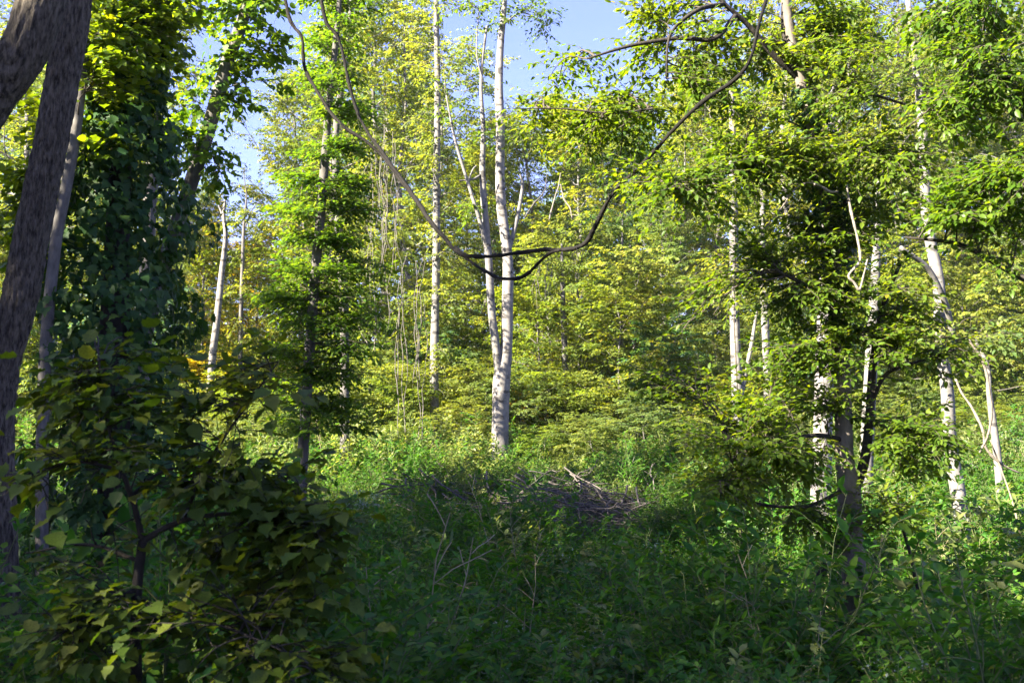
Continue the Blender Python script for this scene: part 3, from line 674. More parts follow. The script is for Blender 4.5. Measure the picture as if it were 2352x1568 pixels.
# --- white beech in the clearing: one trunk, two main stems
b = ground_under(1148, 28); b[2] -= .1
t = thing('white_beech', 'white forked beech trunk standing alone in the sunlit clearing', 'tree', b)
pts, rad = line([(1146, py_ground(1148, 28) + 10, 28, .30), (1148, 1000, 28, .25), (1150, 930, 28, .235), (1153, 870, 28, .235), (1163, 800, 28, .17), (1165, 700, 28, .16), (1167, 610, 28, .155), (1160, 540, 28, .15), (1152, 480, 28, .145), (1148, 400, 28, .135), (1150, 300, 28, .13), (1146, 200, 28, .115), (1150, 100, 28, .10), (1156, 40, 28, .085), (1165, -60, 28, .05), (1175, -170, 28, .02)], 110)
trunk_part(t, pts, rad, M['bark_pale'], 28, .06, 51, flare=.3).color = (1.25, 1.22, 1.22, 1)
lims = limbs_part(t, [line(q, 30) for q in [
    [(1150, 900, 28, .13), (1140, 800, 27.9, .125), (1130, 720, 27.9, .115), (1124, 620, 27.9, .11), (1116, 520, 27.9, .10), (1108, 400, 27.9, .09), (1110, 300, 27.9, .07), (1105, 180, 27.9, .05), (1118, 60, 27.9, .03)],
    [(1121, 580, 27.9, .07), (1100, 500, 27.7, .06), (1075, 420, 27.6, .05), (1045, 320, 27.6, .04), (1025, 220, 27.6, .02)],
    [(1170, 570, 28, .07), (1188, 500, 28.1, .06), (1200, 430, 28.2, .05), (1195, 400, 28.2, .03)],
    [(1108, 400, 27.9, .035), (1085, 412, 27.7, .03), (1055, 415, 27.6, .02)],
    [(1110, 190, 27.9, .03), (1095, 120, 27.8, .02), (1100, 20, 27.8, .012)],
    [(1075, 420, 27.6, .03), (1086, 390, 27.5, .022), (1095, 380, 27.5, .015)],
    [(1152, 60, 28, .03), (1200, 30, 28, .02), (1260, 60, 28, .01)]]], M['bark_pale'], sides=12)
lims.append(pts)
sprays(t, lims, [(1165, 10, 28, 70, 40, 1, 14), (1230, 50, 28, 55, 35, .6, 9), (1060, 30, 28, 60, 40, .8, 8), (1035, 230, 27.8, 35, 60, .6, 6), (1150, 60, 28, 35, 30, .5, 5), (1090, 480, 28, 45, 60, .6, 8), (1205, 330, 28, 50, 50, .7, 8), (1120, 330, 28, 40, 50, .7, 5)], 52, 'horn', HORN, M['leaf_near'], .12, ntw=7, nl=7, twl=.6, most=0, twigmat=M['twig_pale'], color=(.9, .95, 1))

# --- other placed trunks: (name,label, points, bark, sides, masses)
def simple_tree(name, label, pl, bark, seed, masses, K=50, color=None, leaf=.12, extra=(), cat='tree', group=None, twig=None, lk='horn', tpl=HORN, nl=7, ntw=7, twl=.5, barkcol=None):
    d0 = pl[0][2]; b = ground_under(pl[0][0], d0); b[2] -= .08
    t = thing(name, label, cat, b, group)
    pl = [(pl[0][0], float(PX(b)[1]) + 2, d0, pl[0][3] * 1.1)] + list(pl)
    pts, rad = line(pl, K); trunk_part(t, pts, rad, bark, 14, .06, seed, flare=.25)
    L = [pts] + limbs_part(t, [line(q, 20) for q in extra], bark, sides=9)
    if barkcol:
        for c in t.children: c.color = (*barkcol, 1)
    if masses: sprays(t, L, masses, seed + 1, lk, tpl, M['leaf_mid'], leaf, color=color, most=0, ntw=ntw, nl=nl, twl=twl, twigmat=twig or M['twig'])
    return t
simple_tree('leafy_birch', 'straight white birch trunk feathered with leaves up its whole length', [(997, 1000, 31, .15), (998, 800, 31, .13), (1002, 600, 31, .125), (1003, 400, 31, .11), (1005, 200, 31, .10), (1002, 0, 31, .08), (1005, -150, 31, .04)], M['bark_pale'], 61,
    [(1000 + 20 * math.sin(k), 30 + 85 * k, 31, 85 if k < 5 else 55, 45, 1.2, 11 if k < 5 else 7) for k in range(11)] + [(940, 150, 31.5, 70, 90, 1, 12), (1010, -60, 31, 90, 50, 1, 10)], color=YEL, twig=M['twig_pale'])
simple_tree('dead_snag', 'bare white broken snag among golden leaves', [(482, 930, 32, .13), (488, 820, 32, .115), (498, 740, 32, .11), (509, 630, 32, .095), (518, 545, 32, .075), (514, 500, 32, .06), (516, 470, 32, .045), (519, 450, 32, .012)], M['bark_pale'], 63, [], extra=[[(516, 520, 32, .05), (510, 492, 32, .045), (502, 472, 32, .022)]], cat='dead tree', barkcol=(1.15, 1.12, 1.1))
simple_tree('thin_tree', 'thin twiggy grey tree against the sky beside the broken snag', [(552, 800, 34, .075), (556, 640, 34, .065), (560, 520, 34, .045), (566, 450, 34, .025), (560, 400, 34, .012), (568, 365, 34, .004)], M['bark_grey'], 65, [(565, 500, 34, 50, 50, .6, 8), (560, 640, 34, 50, 60, .6, 8), (555, 780, 34, 60, 60, .8, 10)], color=YEL, extra=[[(560, 530, 34, .03), (580, 480, 34, .02), (600, 460, 34, .012)]])
simple_tree('pale_tree', 'slim pale trunk with reddish shrub at its foot behind the clearing', [(1302, 1010, 33, .12), (1300, 900, 33, .11), (1296, 780, 33, .10), (1292, 650, 33, .07), (1290, 560, 33, .03)], M['bark_pale'], 67, [(1300, 700, 33, 80, 70, 1, 14), (1290, 600, 33, 70, 50, 1, 10), (1240, 730, 33, 60, 60, .8, 8)], color=LIME, barkcol=(.8, .8, .82))
simple_tree('pale_tree', 'slim grey-white trunk right of the reddish shrub behind the clearing', [(1422, 1040, 35, .11), (1424, 900, 35, .10), (1426, 780, 35, .09), (1428, 600, 35, .05), (1430, 500, 35, .02)], M['bark_pale'], 69, [(1430, 740, 35, 90, 70, 1.2, 14), (1425, 610, 35, 90, 70, 1.2, 14), (1440, 520, 35, 70, 40, 1, 8)], color=TEAL, barkcol=(.75, .77, .8))
simple_tree('pale_tree', 'white trunk with a side stem forking off beside the thin hanging vine', [(1700, 1130, 24, .15), (1697, 1000, 24, .145), (1693, 880, 24, .14), (1688, 750, 24, .12), (1686, 600, 24, .11), (1684, 400, 24, .09), (1680, 200, 24, .06)], M['bark_pale'], 71, [(1640, 620, 24, 70, 60, 1, 10), (1700, 470, 24, 110, 60, 1, 14), (1690, 270, 24, 90, 90, 1, 14), (1740, 680, 24, 60, 50, .8, 8)], color=YEL, extra=[[(1697, 930, 24, .07), (1712, 860, 24, .06), (1728, 780, 24, .045), (1740, 700, 24, .03)]])
simple_tree('pale_tree', 'thin white trunk between the forked white trunk and the dense leafy tree', [(1765, 960, 30, .13), (1762, 850, 30, .12), (1757, 720, 30, .11), (1752, 560, 30, .09), (1750, 380, 30, .05)], M['bark_pale'], 73, [(1755, 540, 30, 80, 70, 1, 10), (1750, 420, 30, 70, 60, 1, 9)], color=LIME)
simple_tree('pale_tree', 'broad pale grey trunk hidden behind the dense leafy tree', [(1884, 1180, 17, .18), (1888, 1050, 17, .17), (1893, 900, 17, .16), (1898, 700, 17, .14), (1905, 450, 17, .10), (1910, 200, 17, .05)], M['bark_grey'], 75, [(1900, 400, 17, 150, 110, 1, 12), (1910, 230, 17, 150, 80, 1, 10)], color=GREEN, barkcol=(1.5, 1.5, 1.6))
simple_tree('pale_tree', 'slender white trunk right behind the dense leafy tree', [(1990, 1080, 21, .14), (1995, 950, 21, .135), (2000, 850, 21, .13), (2010, 650, 21, .10), (2020, 400, 21, .06)], M['bark_pale'], 77, [(2020, 450, 21, 120, 90, 1, 12), (2010, 300, 21, 120, 90, 1, 12)], color=YEL)
simple_tree('sunlit_tree', 'stout white sunlit trunk wearing a strand of green creeper', [(2212, 1240, 15, .120), (2200, 1130, 15, .112), (2182, 1020, 15, .104), (2176, 900, 15, .10), (2160, 780, 15, .09), (2156, 650, 15, .085), (2128, 500, 15, .075), (2118, 280, 15, .065), (2085, 0, 15, .04)], M['bark_pale'], 79,
    [(2200, 780, 15, 110, 50, .7, 10), (2120, 760, 15, 80, 50, .7, 8), (2100, 160, 15, 150, 90, 1, 14), (2200, 330, 15, 120, 90, 1, 12)], color=LIME, leaf=.10, lk='near', extra=[[(2190, 790, 15, .05), (2182, 735, 14.8, .048), (2165, 680, 14.6, .045), (2130, 615, 14.4, .042), (2068, 568, 14.2, .03)]])
simple_tree('pale_tree', 'crooked thin pale trunk among dangling broken branches', [(2300, 1170, 18, .075), (2292, 1060, 18, .07), (2280, 960, 18, .065), (2272, 900, 18, .05), (2268, 840, 18, .04), (2240, 780, 18, .03)], M['bark_pale'], 81, [(2280, 780, 18, 70, 60, .7, 8)], color=GREEN)
simple_tree('double_tree', 'tall dark-stemmed tree hung with dry vine strands behind the layered tree', [(792, 960, 25, .12), (790, 700, 25, .11), (775, 480, 25, .10), (772, 300, 25, .09), (800, 100, 25, .07), (812, -80, 25, .04)], M['bark_grey'], 83,
    [(830, 60, 25, 90, 70, 1.2, 14), (840, 180, 25, 90, 60, 1, 10), (860, 330, 25, 80, 80, 1, 10), (850, 480, 25, 80, 80, 1, 10), (800, 620, 25, 70, 70, 1, 8), (690, 420, 25, 60, 60, 1, 6), (660, 520, 25, 60, 60, 1, 8), (650, 650, 25, 60, 80, 1, 8), (860, 860, 25.5, 60, 90, .8, 8)], color=LIME)

# --- the dense leafy tree right of the clearing
b = ground_under(1985, 8.6); b[2] -= .1
t = thing('dense_leafy_tree', 'dense leafy tree with dark trunk and long drooping sprays right of the clearing', 'tree', b)
pts, rad = line([(1990, py_ground(1985, 8.6) + 20, 8.6, .115), (1976, 1480, 8.6, .105), (1962, 1330, 8.6, .10), (1952, 1200, 8.6, .10), (1950, 1130, 8.6, .095), (1940, 1050, 8.6, .075), (1936, 900, 8.6, .07), (1930, 750, 8.6, .065), (1916, 600, 8.6, .062), (1902, 480, 8.6, .06), (1875, 330, 8.6, .055), (1842, 195, 8.6, .05), (1818, 90, 8.6, .045), (1800, -60, 8.6, .035), (1790, -300, 8.6, .02)], 130)
trunk_part(t, pts, rad, M['bark_grey'], 24, .06, 91, .002).color = (1.25, 1.15, 1.05, 1)
lims = limbs_part(t, [line(q, 24) for q in [
    [(1955, 1140, 8.6, .05), (1985, 1060, 8.6, .045), (1998, 950, 8.6, .04), (2006, 830, 8.6, .035), (2030, 700, 8.6, .025), (2070, 600, 8.6, .015)],
    [(1836, 180, 8.6, .032), (1780, 130, 8.5, .026), (1720, 60, 8.4, .021), (1660, 5, 8.3, .017), (1600, -60, 8.3, .012)],
    [(1690, 35, 8.35, .022), (1640, 90, 8.2, .02), (1560, 88, 8.2, .018), (1450, 105, 8.2, .015), (1350, 135, 8.2, .008)],
    [(1660, 10, 8.3, .02), (1600, 25, 8.1, .018), (1540, 80, 8.1, .012), (1530, 180, 8.1, .008)],
    [(1830, 170, 8.6, .03), (1805, 90, 8.7, .028), (1800, 20, 8.7, .022), (1810, -60, 8.7, .015)],
    [(1880, 360, 8.6, .025), (1780, 380, 8.4, .02), (1660, 400, 8.2, .015), (1540, 440, 8.0, .008)],
    [(1885, 380, 8.6, .025), (1990, 350, 8.3, .02), (2110, 350, 8.1, .012)],
    [(1936, 1010, 8.6, .025), (1870, 1000, 8.3, .02), (1780, 1020, 8.1, .015), (1680, 1060, 7.9, .008)],
    [(1945, 1120, 8.6, .02), (1860, 1160, 8.4, .016), (1760, 1160, 8.2, .012), (1640, 1130, 8.0, .006)],
    [(2000, 930, 8.6, .022), (2035, 860, 8.5, .018), (2110, 830, 8.4, .012), (2200, 800, 8.3, .006)],
    [(1990, 1040, 8.6, .02), (2040, 1000, 8.5, .016), (2090, 990, 8.4, .01)],
    [(1925, 700, 8.6, .025), (1860, 660, 8.4, .018), (1780, 620, 8.2, .010)],
    [(1500, 250, 8.2, .01), (1400, 260, 8.2, .008), (1290, 250, 8.2, .006), (1180, 250, 8.2, .003)],
    [(1850, 240, 8.6, .022), (1960, 210, 8.4, .016), (2080, 240, 8.2, .01)]]], M['bark_dark'], sides=9)
lims.append(pts)
sprays(t, lims, [
    (1590, 50, 8.5, 130, 60, .5, 9), (1480, 170, 8.7, 130, 80, .8, 7), (1390, 260, 9.0, 180, 90, .9, 10), (1290, 310, 9.3, 110, 70, .7, 4), (1420, 370, 9.0, 130, 80, .8, 7), (1620, 150, 8.4, 90, 80, .5, 7), (1700, 240, 8.4, 90, 70, .5, 7),
    (1600, 440, 8.0, 140, 45, .4, 10), (1720, 380, 8.3, 130, 50, .5, 10), (1860, 370, 8.3, 160, 60, .6, 16), (2010, 360, 8.2, 130, 60, .5, 12), (1880, 80, 8.6, 120, 90, .7, 12), (2010, 110, 8.4, 120, 80, .6, 10), (1960, 230, 8.4, 130, 60, .5, 10), (1780, 100, 8.7, 80, 70, .5, 6),
    (1990, 480, 8.3, 120, 60, .5, 10), (1850, 520, 8.5, 100, 70, .5, 9), (1780, 590, 8.3, 90, 60, .4, 6), (1830, 680, 8.4, 90, 60, .4, 9), (1980, 640, 8.4, 90, 60, .4, 9), (2080, 690, 8.4, 80, 60, .4, 7), (1990, 770, 8.3, 110, 60, .5, 12), (1880, 810, 8.4, 80, 60, .4, 7), (1800, 860, 8.3, 90, 60, .4, 7),
    (2130, 810, 8.4, 90, 40, .4, 7), (1760, 960, 8.1, 100, 50, .4, 10), (1880, 930, 8.4, 90, 30, .4, 5), (1730, 1030, 8.0, 140, 22, .6, 5), (1850, 1060, 8.2, 90, 30, .4, 5), (2080, 1050, 8.4, 80, 60, .5, 8), (1710, 1140, 8.0, 140, 20, .6, 4), (1840, 1190, 8.3, 90, 25, .4, 5), (2050, 950, 8.5, 70, 50, .4, 5),
    (1640, 1110, 7.9, 120, 22, .6, 4), (1660, 1010, 8.0, 90, 20, .4, 4), (2120, 1010, 8.2, 80, 30, .4, 5), (1500, 860, 8.4, 60, 50, .3, 5), (1560, 760, 8.4, 70, 60, .3, 5), (2060, 1180, 8.4, 70, 60, .3, 4)],
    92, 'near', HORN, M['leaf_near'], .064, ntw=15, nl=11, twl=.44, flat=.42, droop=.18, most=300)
# --- climber leaves on that trunk
b2 = b.copy()
tv = thing('trunk_creeper', 'dark creeper leaves wrapped around the trunk of the dense leafy tree', 'creeper', P(1930, 900, 8.45))
p, d, n, s = vine_leaves(pts[55:95], [.06, .14, .2, .2, .15, .08], 900, 93, 0, 1, .085)
add_leaves(tv, 'lobed', LOBED, M['leaf_vine'], p, d, n, s, rng.beta(2, 2.5, len(p)), most=300)

# --- branches of a tree standing to the right of the frame
b = ground_under(2620, 7.0)
t = thing('overhanging_tree', 'tree whose dark leafy boughs hang in from the right over the white trunk', 'tree', b)
pts, rad = line([(2620, py_ground(2620, 7) + 10, 7, .16), (2610, 900, 7, .14), (2600, 400, 7, .12), (2580, -100, 7, .10), (2560, -500, 7, .05)], 60)
trunk_part(t, pts, rad, M['bark_grey'], 20, .06, 95)
lims = limbs_part(t, [line(q, 20) for q in [
    [(2606, 760, 7, .035), (2480, 690, 7.2, .03), (2352, 640, 7.4, .026), (2280, 600, 7.5, .022), (2200, 560, 7.6, .018), (2080, 545, 7.7, .008)],
    [(2590, 220, 7, .035), (2450, 160, 7.2, .028), (2352, 172, 7.4, .022), (2245, 190, 7.6, .018), (2170, 225, 7.7, .014), (2075, 300, 7.8, .006)],
    [(2585, 30, 7, .03), (2440, -40, 7.2, .02), (2300, -30, 7.4, .015), (2180, 20, 7.6, .008)],
    [(2600, 460, 7, .03), (2450, 400, 7.2, .02), (2330, 420, 7.4, .012)]]], M['bark_dark'], sides=9)
sprays(t, lims, [(2290, 60, 7.4, 130, 80, .5, 18), (2150, 60, 7.6, 100, 60, .4, 10), (2300, 230, 7.4, 110, 70, .4, 14), (2180, 260, 7.6, 80, 60, .4, 8), (2310, 400, 7.3, 100, 80, .4, 14), (2250, 500, 7.4, 110, 50, .4, 11), (2320, 570, 7.3, 70, 60, .3, 7), (2480, 300, 7.1, 120, 200, .5, 14)],
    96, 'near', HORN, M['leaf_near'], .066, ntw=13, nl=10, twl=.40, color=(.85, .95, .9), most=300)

# ------------------------------------------------------------------ woody vines and dead stems
def rope(name, label, cat, pl, mat, K=90, wobble=.02, seed=0, sides=10, group=None, color=None, shoots=0):
    pts, rad = line(pl, K); pts = wob(pts, wobble, seed)
    if shoots: pts = pts + np.cumsum(np.random.RandomState(seed).normal(0, .0035, pts.shape), axis=0) * np.sin(np.linspace(0, np.pi, K))[:, None]
    b = pts[len(pts) // 2]
    v, f = trunk_geo(pts - b, rad * .82 * (1 + .12 * np.sin(np.arange(K) * 1.1 + seed) + .12 * np.sin(np.arange(K) * .37 + seed * 2)), sides, .12, seed, 0, 0)
    G = Geo(); G.add(v, f, 0); G.f.append(np.arange(sides)[None, ::-1].copy()); G.m.append(0)
    if shoots:
        sd, _ = spawn(pts[None], shoots, lambda tt: .28 + 0 * tt, .7, -.15, 5, np.random.RandomState(seed + 1), .03, .97, .3, .25)
        v, f = tubes(sd - b, np.full((len(sd), 1), .0045) * (1 - .6 * np.linspace(0, 1, 5))[None], 4); G.add(v, f, 0)
    o = bpy.data.objects.new(name, G.mesh(name, [mat])); C.objects.link(o); o.location = tuple(b)
    if color: o.color = (*color, 1)
    return tag(o, label, cat, group)
rope('woody_vine', 'dark woody vine sagging in a wide swing from treetop to treetop before the white beech', 'vine',
     [(700, -420, 12, .028), (735, 0, 12, .025), (775, 90, 12, .025), (800, 190, 12, .026), (830, 280, 12, .027), (890, 360, 11.8, .028), (960, 455, 11.5, .028), (1010, 525, 11.2, .028), (1050, 570, 10.9, .028), (1085, 580, 10.7, .026), (1160, 576, 10.3, .023), (1230, 572, 9.9, .023), (1285, 574, 9.6, .025), (1325, 565, 9.4, .026), (1350, 530, 9.2, .026), (1380, 470, 8.9, .024), (1410, 430, 8.7, .024), (1460, 385, 8.3, .023), (1530, 310, 7.9, .021), (1600, 245, 7.6, .020), (1680, 190, 7.4, .019), (1715, 140, 7.3, .018), (1735, 60, 7.3, .016), (1760, -20, 7.4, .015)], M['vine'], 200, .03, 5, 12, shoots=26, color=(.5, .48, .46))
rope('woody_vine', 'lower loop of dark vine hanging under the wide swing before the white beech', 'vine',
     [(1045, 566, 10.95, .020), (1080, 600, 10.75, .022), (1120, 628, 10.5, .022), (1150, 640, 10.35, .022), (1190, 638, 10.15, .021), (1215, 625, 10.0, .020), (1240, 600, 9.85, .019), (1265, 580, 9.7, .018), (1290, 573, 9.6, .016)], M['vine'], 60, .008, 6)
rope('woody_vine', 'paler twisted vine running down alongside the wide swing to join it', 'vine',
     [(625, -300, 12.4, .024), (655, 10, 12.4, .024), (690, 90, 12.3, .025), (705, 160, 12.3, .025), (745, 230, 12.2, .026), (790, 295, 12.1, .026), (840, 330, 12.05, .026), (885, 372, 12, .026), (930, 440, 11.72, .025), (985, 508, 11.4, .025), (1030, 555, 11.1, .024)], M['vine'], 110, .03, 7, color=(.7, .65, .6), shoots=14)
rope('pale_vine', 'pale bare vine twisting in a hook down the face of the dense leafy tree', 'vine',
     [(1945, 425, 8.0, .012), (1952, 470, 8.0, .013), (1962, 520, 8.0, .013), (1975, 580, 8.0, .012), (1972, 605, 8.0, .012), (1950, 632, 8.0, .012), (1962, 648, 8.0, .012), (1975, 665, 8.0, .012), (1985, 630, 8.0, .010), (1993, 595, 8.0, .008)], M['twig_pale'], 60, .006, 8, color=(1.5, 1.45, 1.4))
rope('pale_twig', 'short pale twig crossing sideways above the hooked vine', 'vine', [(1925, 440, 8.0, .012), (1905, 440, 8.0, .012), (1880, 425, 8.0, .011), (1850, 418, 8.05, .010), (1820, 440, 8.1, .009), (1800, 475, 8.1, .008), (1760, 520, 8.15, .006), (1735, 570, 8.2, .004)], M['twig_pale'], 50, .01, 9, color=(1.3, 1.25, 1.2))
rope('hanging_vine', 'thin dark vine dangling straight down before the white forking trunk', 'vine', [(1690, 520, 9.5, .006), (1688, 800, 9.3, .007), (1695, 960, 9.2, .008), (1700, 1130, 9.1, .008), (1708, 1300, 9.0, .009), (1718, 1450, 8.9, .010), (1730, 1640, 8.8, .010)], M['twig'], 70, .02, 10, 7)
rope('dead_sapling', 'dark dead stem leaning against the trunk of the dense leafy tree', 'dead stem', [(1782, 1640, 8.2, .040), (1795, 1520, 8.25, .036), (1830, 1430, 8.3, .032), (1870, 1350, 8.35, .034), (1905, 1280, 8.45, .032), (1932, 1215, 8.52, .026)], M['bark_dark'], 60, .015, 11)
rope('dead_sapling', 'slim dark stem leaning left in the shade right of the dense leafy tree', 'dead stem', [(2165, 1640, 8.6, .018), (2145, 1520, 8.6, .017), (2118, 1390, 8.6, .017), (2090, 1270, 8.6, .016), (2066, 1190, 8.6, .014), (2058, 1130, 8.6, .010)], M['bark_dark'], 50, .012, 12)
rope('broken_branch', 'pale broken branch hanging beside the stout white trunk', 'branch', [(2195, 870, 14.4, .02), (2225, 930, 14.3, .022), (2255, 990, 14.2, .024), (2265, 1030, 14.2, .022), (2300, 1060, 14.2, .02), (2345, 1085, 14.2, .015)], M['twig_pale'], 50, .02, 13, color=(1.3, 1.25, 1.15))
rope('broken_branch', 'long pale bent stem reaching down from the leafy boughs right of the white trunk', 'branch', [(2225, 780, 14.0, .02), (2258, 830, 14.0, .024), (2272, 890, 14.0, .026), (2276, 950, 14.0, .026), (2268, 1000, 14.0, .022), (2250, 1040, 14.0, .015)], M['twig_pale'], 50, .012, 14, color=(1.2, 1.12, 1.0))
rope('broken_branch', 'thin straw-coloured stem arching to the ground under the broken branches', 'branch', [(2275, 1010, 13.9, .012), (2300, 1080, 13.7, .013), (2330, 1170, 13.4, .013), (2352, 1260, 13.2, .012), (2370, 1330, 13.2, .012)], M['twig_pale'], 50, .01, 15, color=(1.3, 1.2, .95))
# dry hanging strands beside the swing vine
rs = np.random.RandomState(19)
for k in range(14):
    x = 850 + 60 * rs.uniform(); y0 = 280 + rs.uniform(0, 120); L = rs.uniform(170, 380)
    rope('vine_strand', 'thin dry vine strand dangling in the bundle behind the wide swing', 'vine', [(x, y0, 24 + rs.uniform(-.5, .5), .008), (x + rs.uniform(-8, 8), y0 + L * .5, 24, .009), (x + rs.uniform(-14, 14), y0 + L, 24, .007)], M['twig_pale'], 24, .08, 20 + k, 5, group='dry vine strands')
for k in range(10):
    x = 910 + 60 * rs.uniform(); y0 = 560 + rs.uniform(0, 120); L = rs.uniform(250, 380)
    rope('thin_sapling', 'thin pinkish bare sapling rising beside the leafy birch', 'sapling', [(x, y0 + L, 27, .014), (x + rs.uniform(-10, 10), y0 + L * .5, 27, .012), (x + rs.uniform(-10, 25), y0, 27, .007)], M['twig_pale'], 24, .08, 50 + k, 5, group='thin sapling stems')
for k in range(9):
    x = 1235 + 40 * rs.uniform(); y0 = 590 + rs.uniform(0, 40)
    rope('vine_strand', 'dry twiggy strand in the tangle right of the white beech', 'vine', [(x, y0, 29, .008), (x + rs.uniform(-10, 10), y0 + 40, 29, .009), (x + rs.uniform(-25, 15), y0 + rs.uniform(70, 110), 29, .006)], M['twig_pale'], 16, .05, 70 + k, 5, group='twiggy strands')

# ------------------------------------------------------------------ brush pile
bc = ground_under(1220, 20.3)
t = thing('brush_pile', 'grey tangle of dead cut branches heaped on the low rise', 'brush pile', bc)
sm = []
for k in range(8):
    r = np.random.RandomState(200 + k); K = 9
    pl = np.zeros((K, 3)); pl[:, 0] = np.linspace(-.5, .5, K); pl = wob(pl, .06, 300 + k)
    v, f = tubes(pl[None], (np.linspace(.014, .004, K))[None], 5)
    G = Geo(); G.add(v, f, 0)
    sd, _ = spawn(pl[None], 5, lambda tt: .3 * (1.2 - tt), .6, .1, 4, r, .3, .95)
    v, f = tubes(sd, np.full((len(sd), 1), .005) * (1 - .6 * np.linspace(0, 1, 4))[None], 3); G.add(v, f, 0)
    sm.append(G.mesh('stick', [M['dead']]))
rb = np.random.RandomState(77)
for k in range(260):
    px = rb.uniform(930, 1500); d = 20.3 + rb.normal(0, 1.1) - (px - 1220) * .006
    x = P(px, 1000, d)[0]; z = float(hgt(x, d)) + .12 + rb.uniform(0, .5) * (.6 + .4 * math.sin(px * .021))
    o = part('stick', sm[k % 8], t)
    s = rb.uniform(.6, 1.9)
    o.location = (x - bc[0], d - bc[1], z - bc[2]); o.scale = (s, s * .9, s * .9); o.rotation_euler = (rb.uniform(-.4, .4), rb.normal(.1, .3), rb.normal(-.35, .9))
bc = ground_under(560, 11)
t = thing('brush_pile', 'heap of dry twigs glimpsed through the big-leaved shrub', 'brush pile', bc)
for k in range(90):
    px = rb.uniform(420, 620); d = 11 + rb.normal(0, .5); x = P(px, 1000, d)[0]; z = float(hgt(x, d)) + rb.uniform(.1, 1.0) * (1 - abs(px - 480) / 200)
    o = part('stick', sm[k % 8], t); s = rb.uniform(.5, 1.1)
    o.location = (x - bc[0], d - bc[1], z - bc[2]); o.scale = (s, s, s); o.rotation_euler = (rb.uniform(-.4, .4), rb.normal(.3, .4), rb.normal(-.2, .9))

# ------------------------------------------------------------------ undergrowth
def weed_mesh(name, seed, H, nst, n2, nl, tpl, lsize, mat, stem, spread=.3, blades=0, flower=0, droop=.2):
    r = np.random.RandomState(seed); G = Geo(); K = 7
    az = r.uniform(0, 6.28, nst); rad = r.uniform(0, .16, nst)
    base = np.stack([np.cos(az) * rad, np.sin(az) * rad, np.full(nst, -.05)], -1)
    tip = nrm(np.stack([np.cos(az) * spread, np.sin(az) * spread, np.ones(nst)], -1) + r.normal(0, .12, (nst, 3)))
    s = np.linspace(0, 1, K)[None, :, None]
    st = base[:, None] + tip[:, None] * (H * r.uniform(.6, 1.1, nst))[:, None, None] * s
    st += np.cumsum(r.normal(0, .012, st.shape) * (s > 0), axis=1) * H
    v, f = tubes(st, np.full((nst, 1), .005) * (1 - .6 * np.linspace(0, 1, K))[None], 3); G.add(v, f, 1)
    if n2:
        tw, _ = spawn(st, n2, lambda tt: H * .32 * (1.2 - .75 * tt), .9, .2, 4, r, .18, 1.0, .15)
        v, f = tubes(tw, np.full((len(tw), 1), .0022) * np.ones((1, 4)), 3); G.add(v, f, 1)
    else: tw = st
    p, d, n, ss = twig_leaves(tw, nl, r, lsize, .5, droop, .6)
    v, f = place(tpl, p, d, n, ss); G.add(v, f, 0, np.repeat(np.clip(r.beta(2, 2.2, len(p)), 0, .97), len(tpl[0])))
    if flower:
        q = st[:, -1]; c = q[r.randint(0, nst, flower)] + r.normal(0, 1, (flower, 3)) * np.array([.07, .07, .02])
        v, f = place(RHOMB, c, nrm(r.normal(0, 1, (flower, 3)) + np.array([0, 0, .2])), nrm(r.normal(0, .4, (flower, 3)) + np.array([0, 0, 1])), r.uniform(.012, .024, flower)); G.add(v, f, 2, r.uniform(0, 1, len(v)))
    return G.mesh(name, [mat, stem, M['flower']])
def grass_mesh(name, seed, n, H):
    r = np.random.RandomState(seed); K = 5
    az = r.uniform(0, 6.28, n); rd = r.uniform(0, .18, n); base = np.stack([np.cos(az) * rd, np.sin(az) * rd, np.full(n, -.03)], -1)
    d = nrm(np.stack([np.cos(az) * .3, np.sin(az) * .3, np.ones(n)], -1) + r.normal(0, .2, (n, 3))); L = H * r.uniform(.5, 1.1, n)
    s = np.linspace(0, 1, K)[None, :, None]
    c = base[:, None] + d[:, None] * L[:, None, None] * s + (np.stack([np.cos(az), np.sin(az), -np.ones(n) * .6], -1) * (L * r.uniform(.1, .45, n))[:, None])[:, None] * s ** 2.5
    side = np.stack([-np.sin(az), np.cos(az), np.zeros(n)], -1)[:, None]
    w = (.006 * (1 - np.linspace(0, 1, K) ** 2) + .0006)[None, :, None]
    v = np.stack([c - side * w, c + side * w], 2).reshape(-1, 3)
    ix = np.arange(n * K * 2).reshape(n, K, 2)
    f = np.stack([ix[:, :-1, 0], ix[:, :-1, 1], ix[:, 1:, 1], ix[:, 1:, 0]], -1).reshape(-1, 4)
    G = Geo(); G.add(v, [f], 0, np.repeat(r.uniform(0, 1, n), K * 2)); return G.mesh(name, [M['blade']])
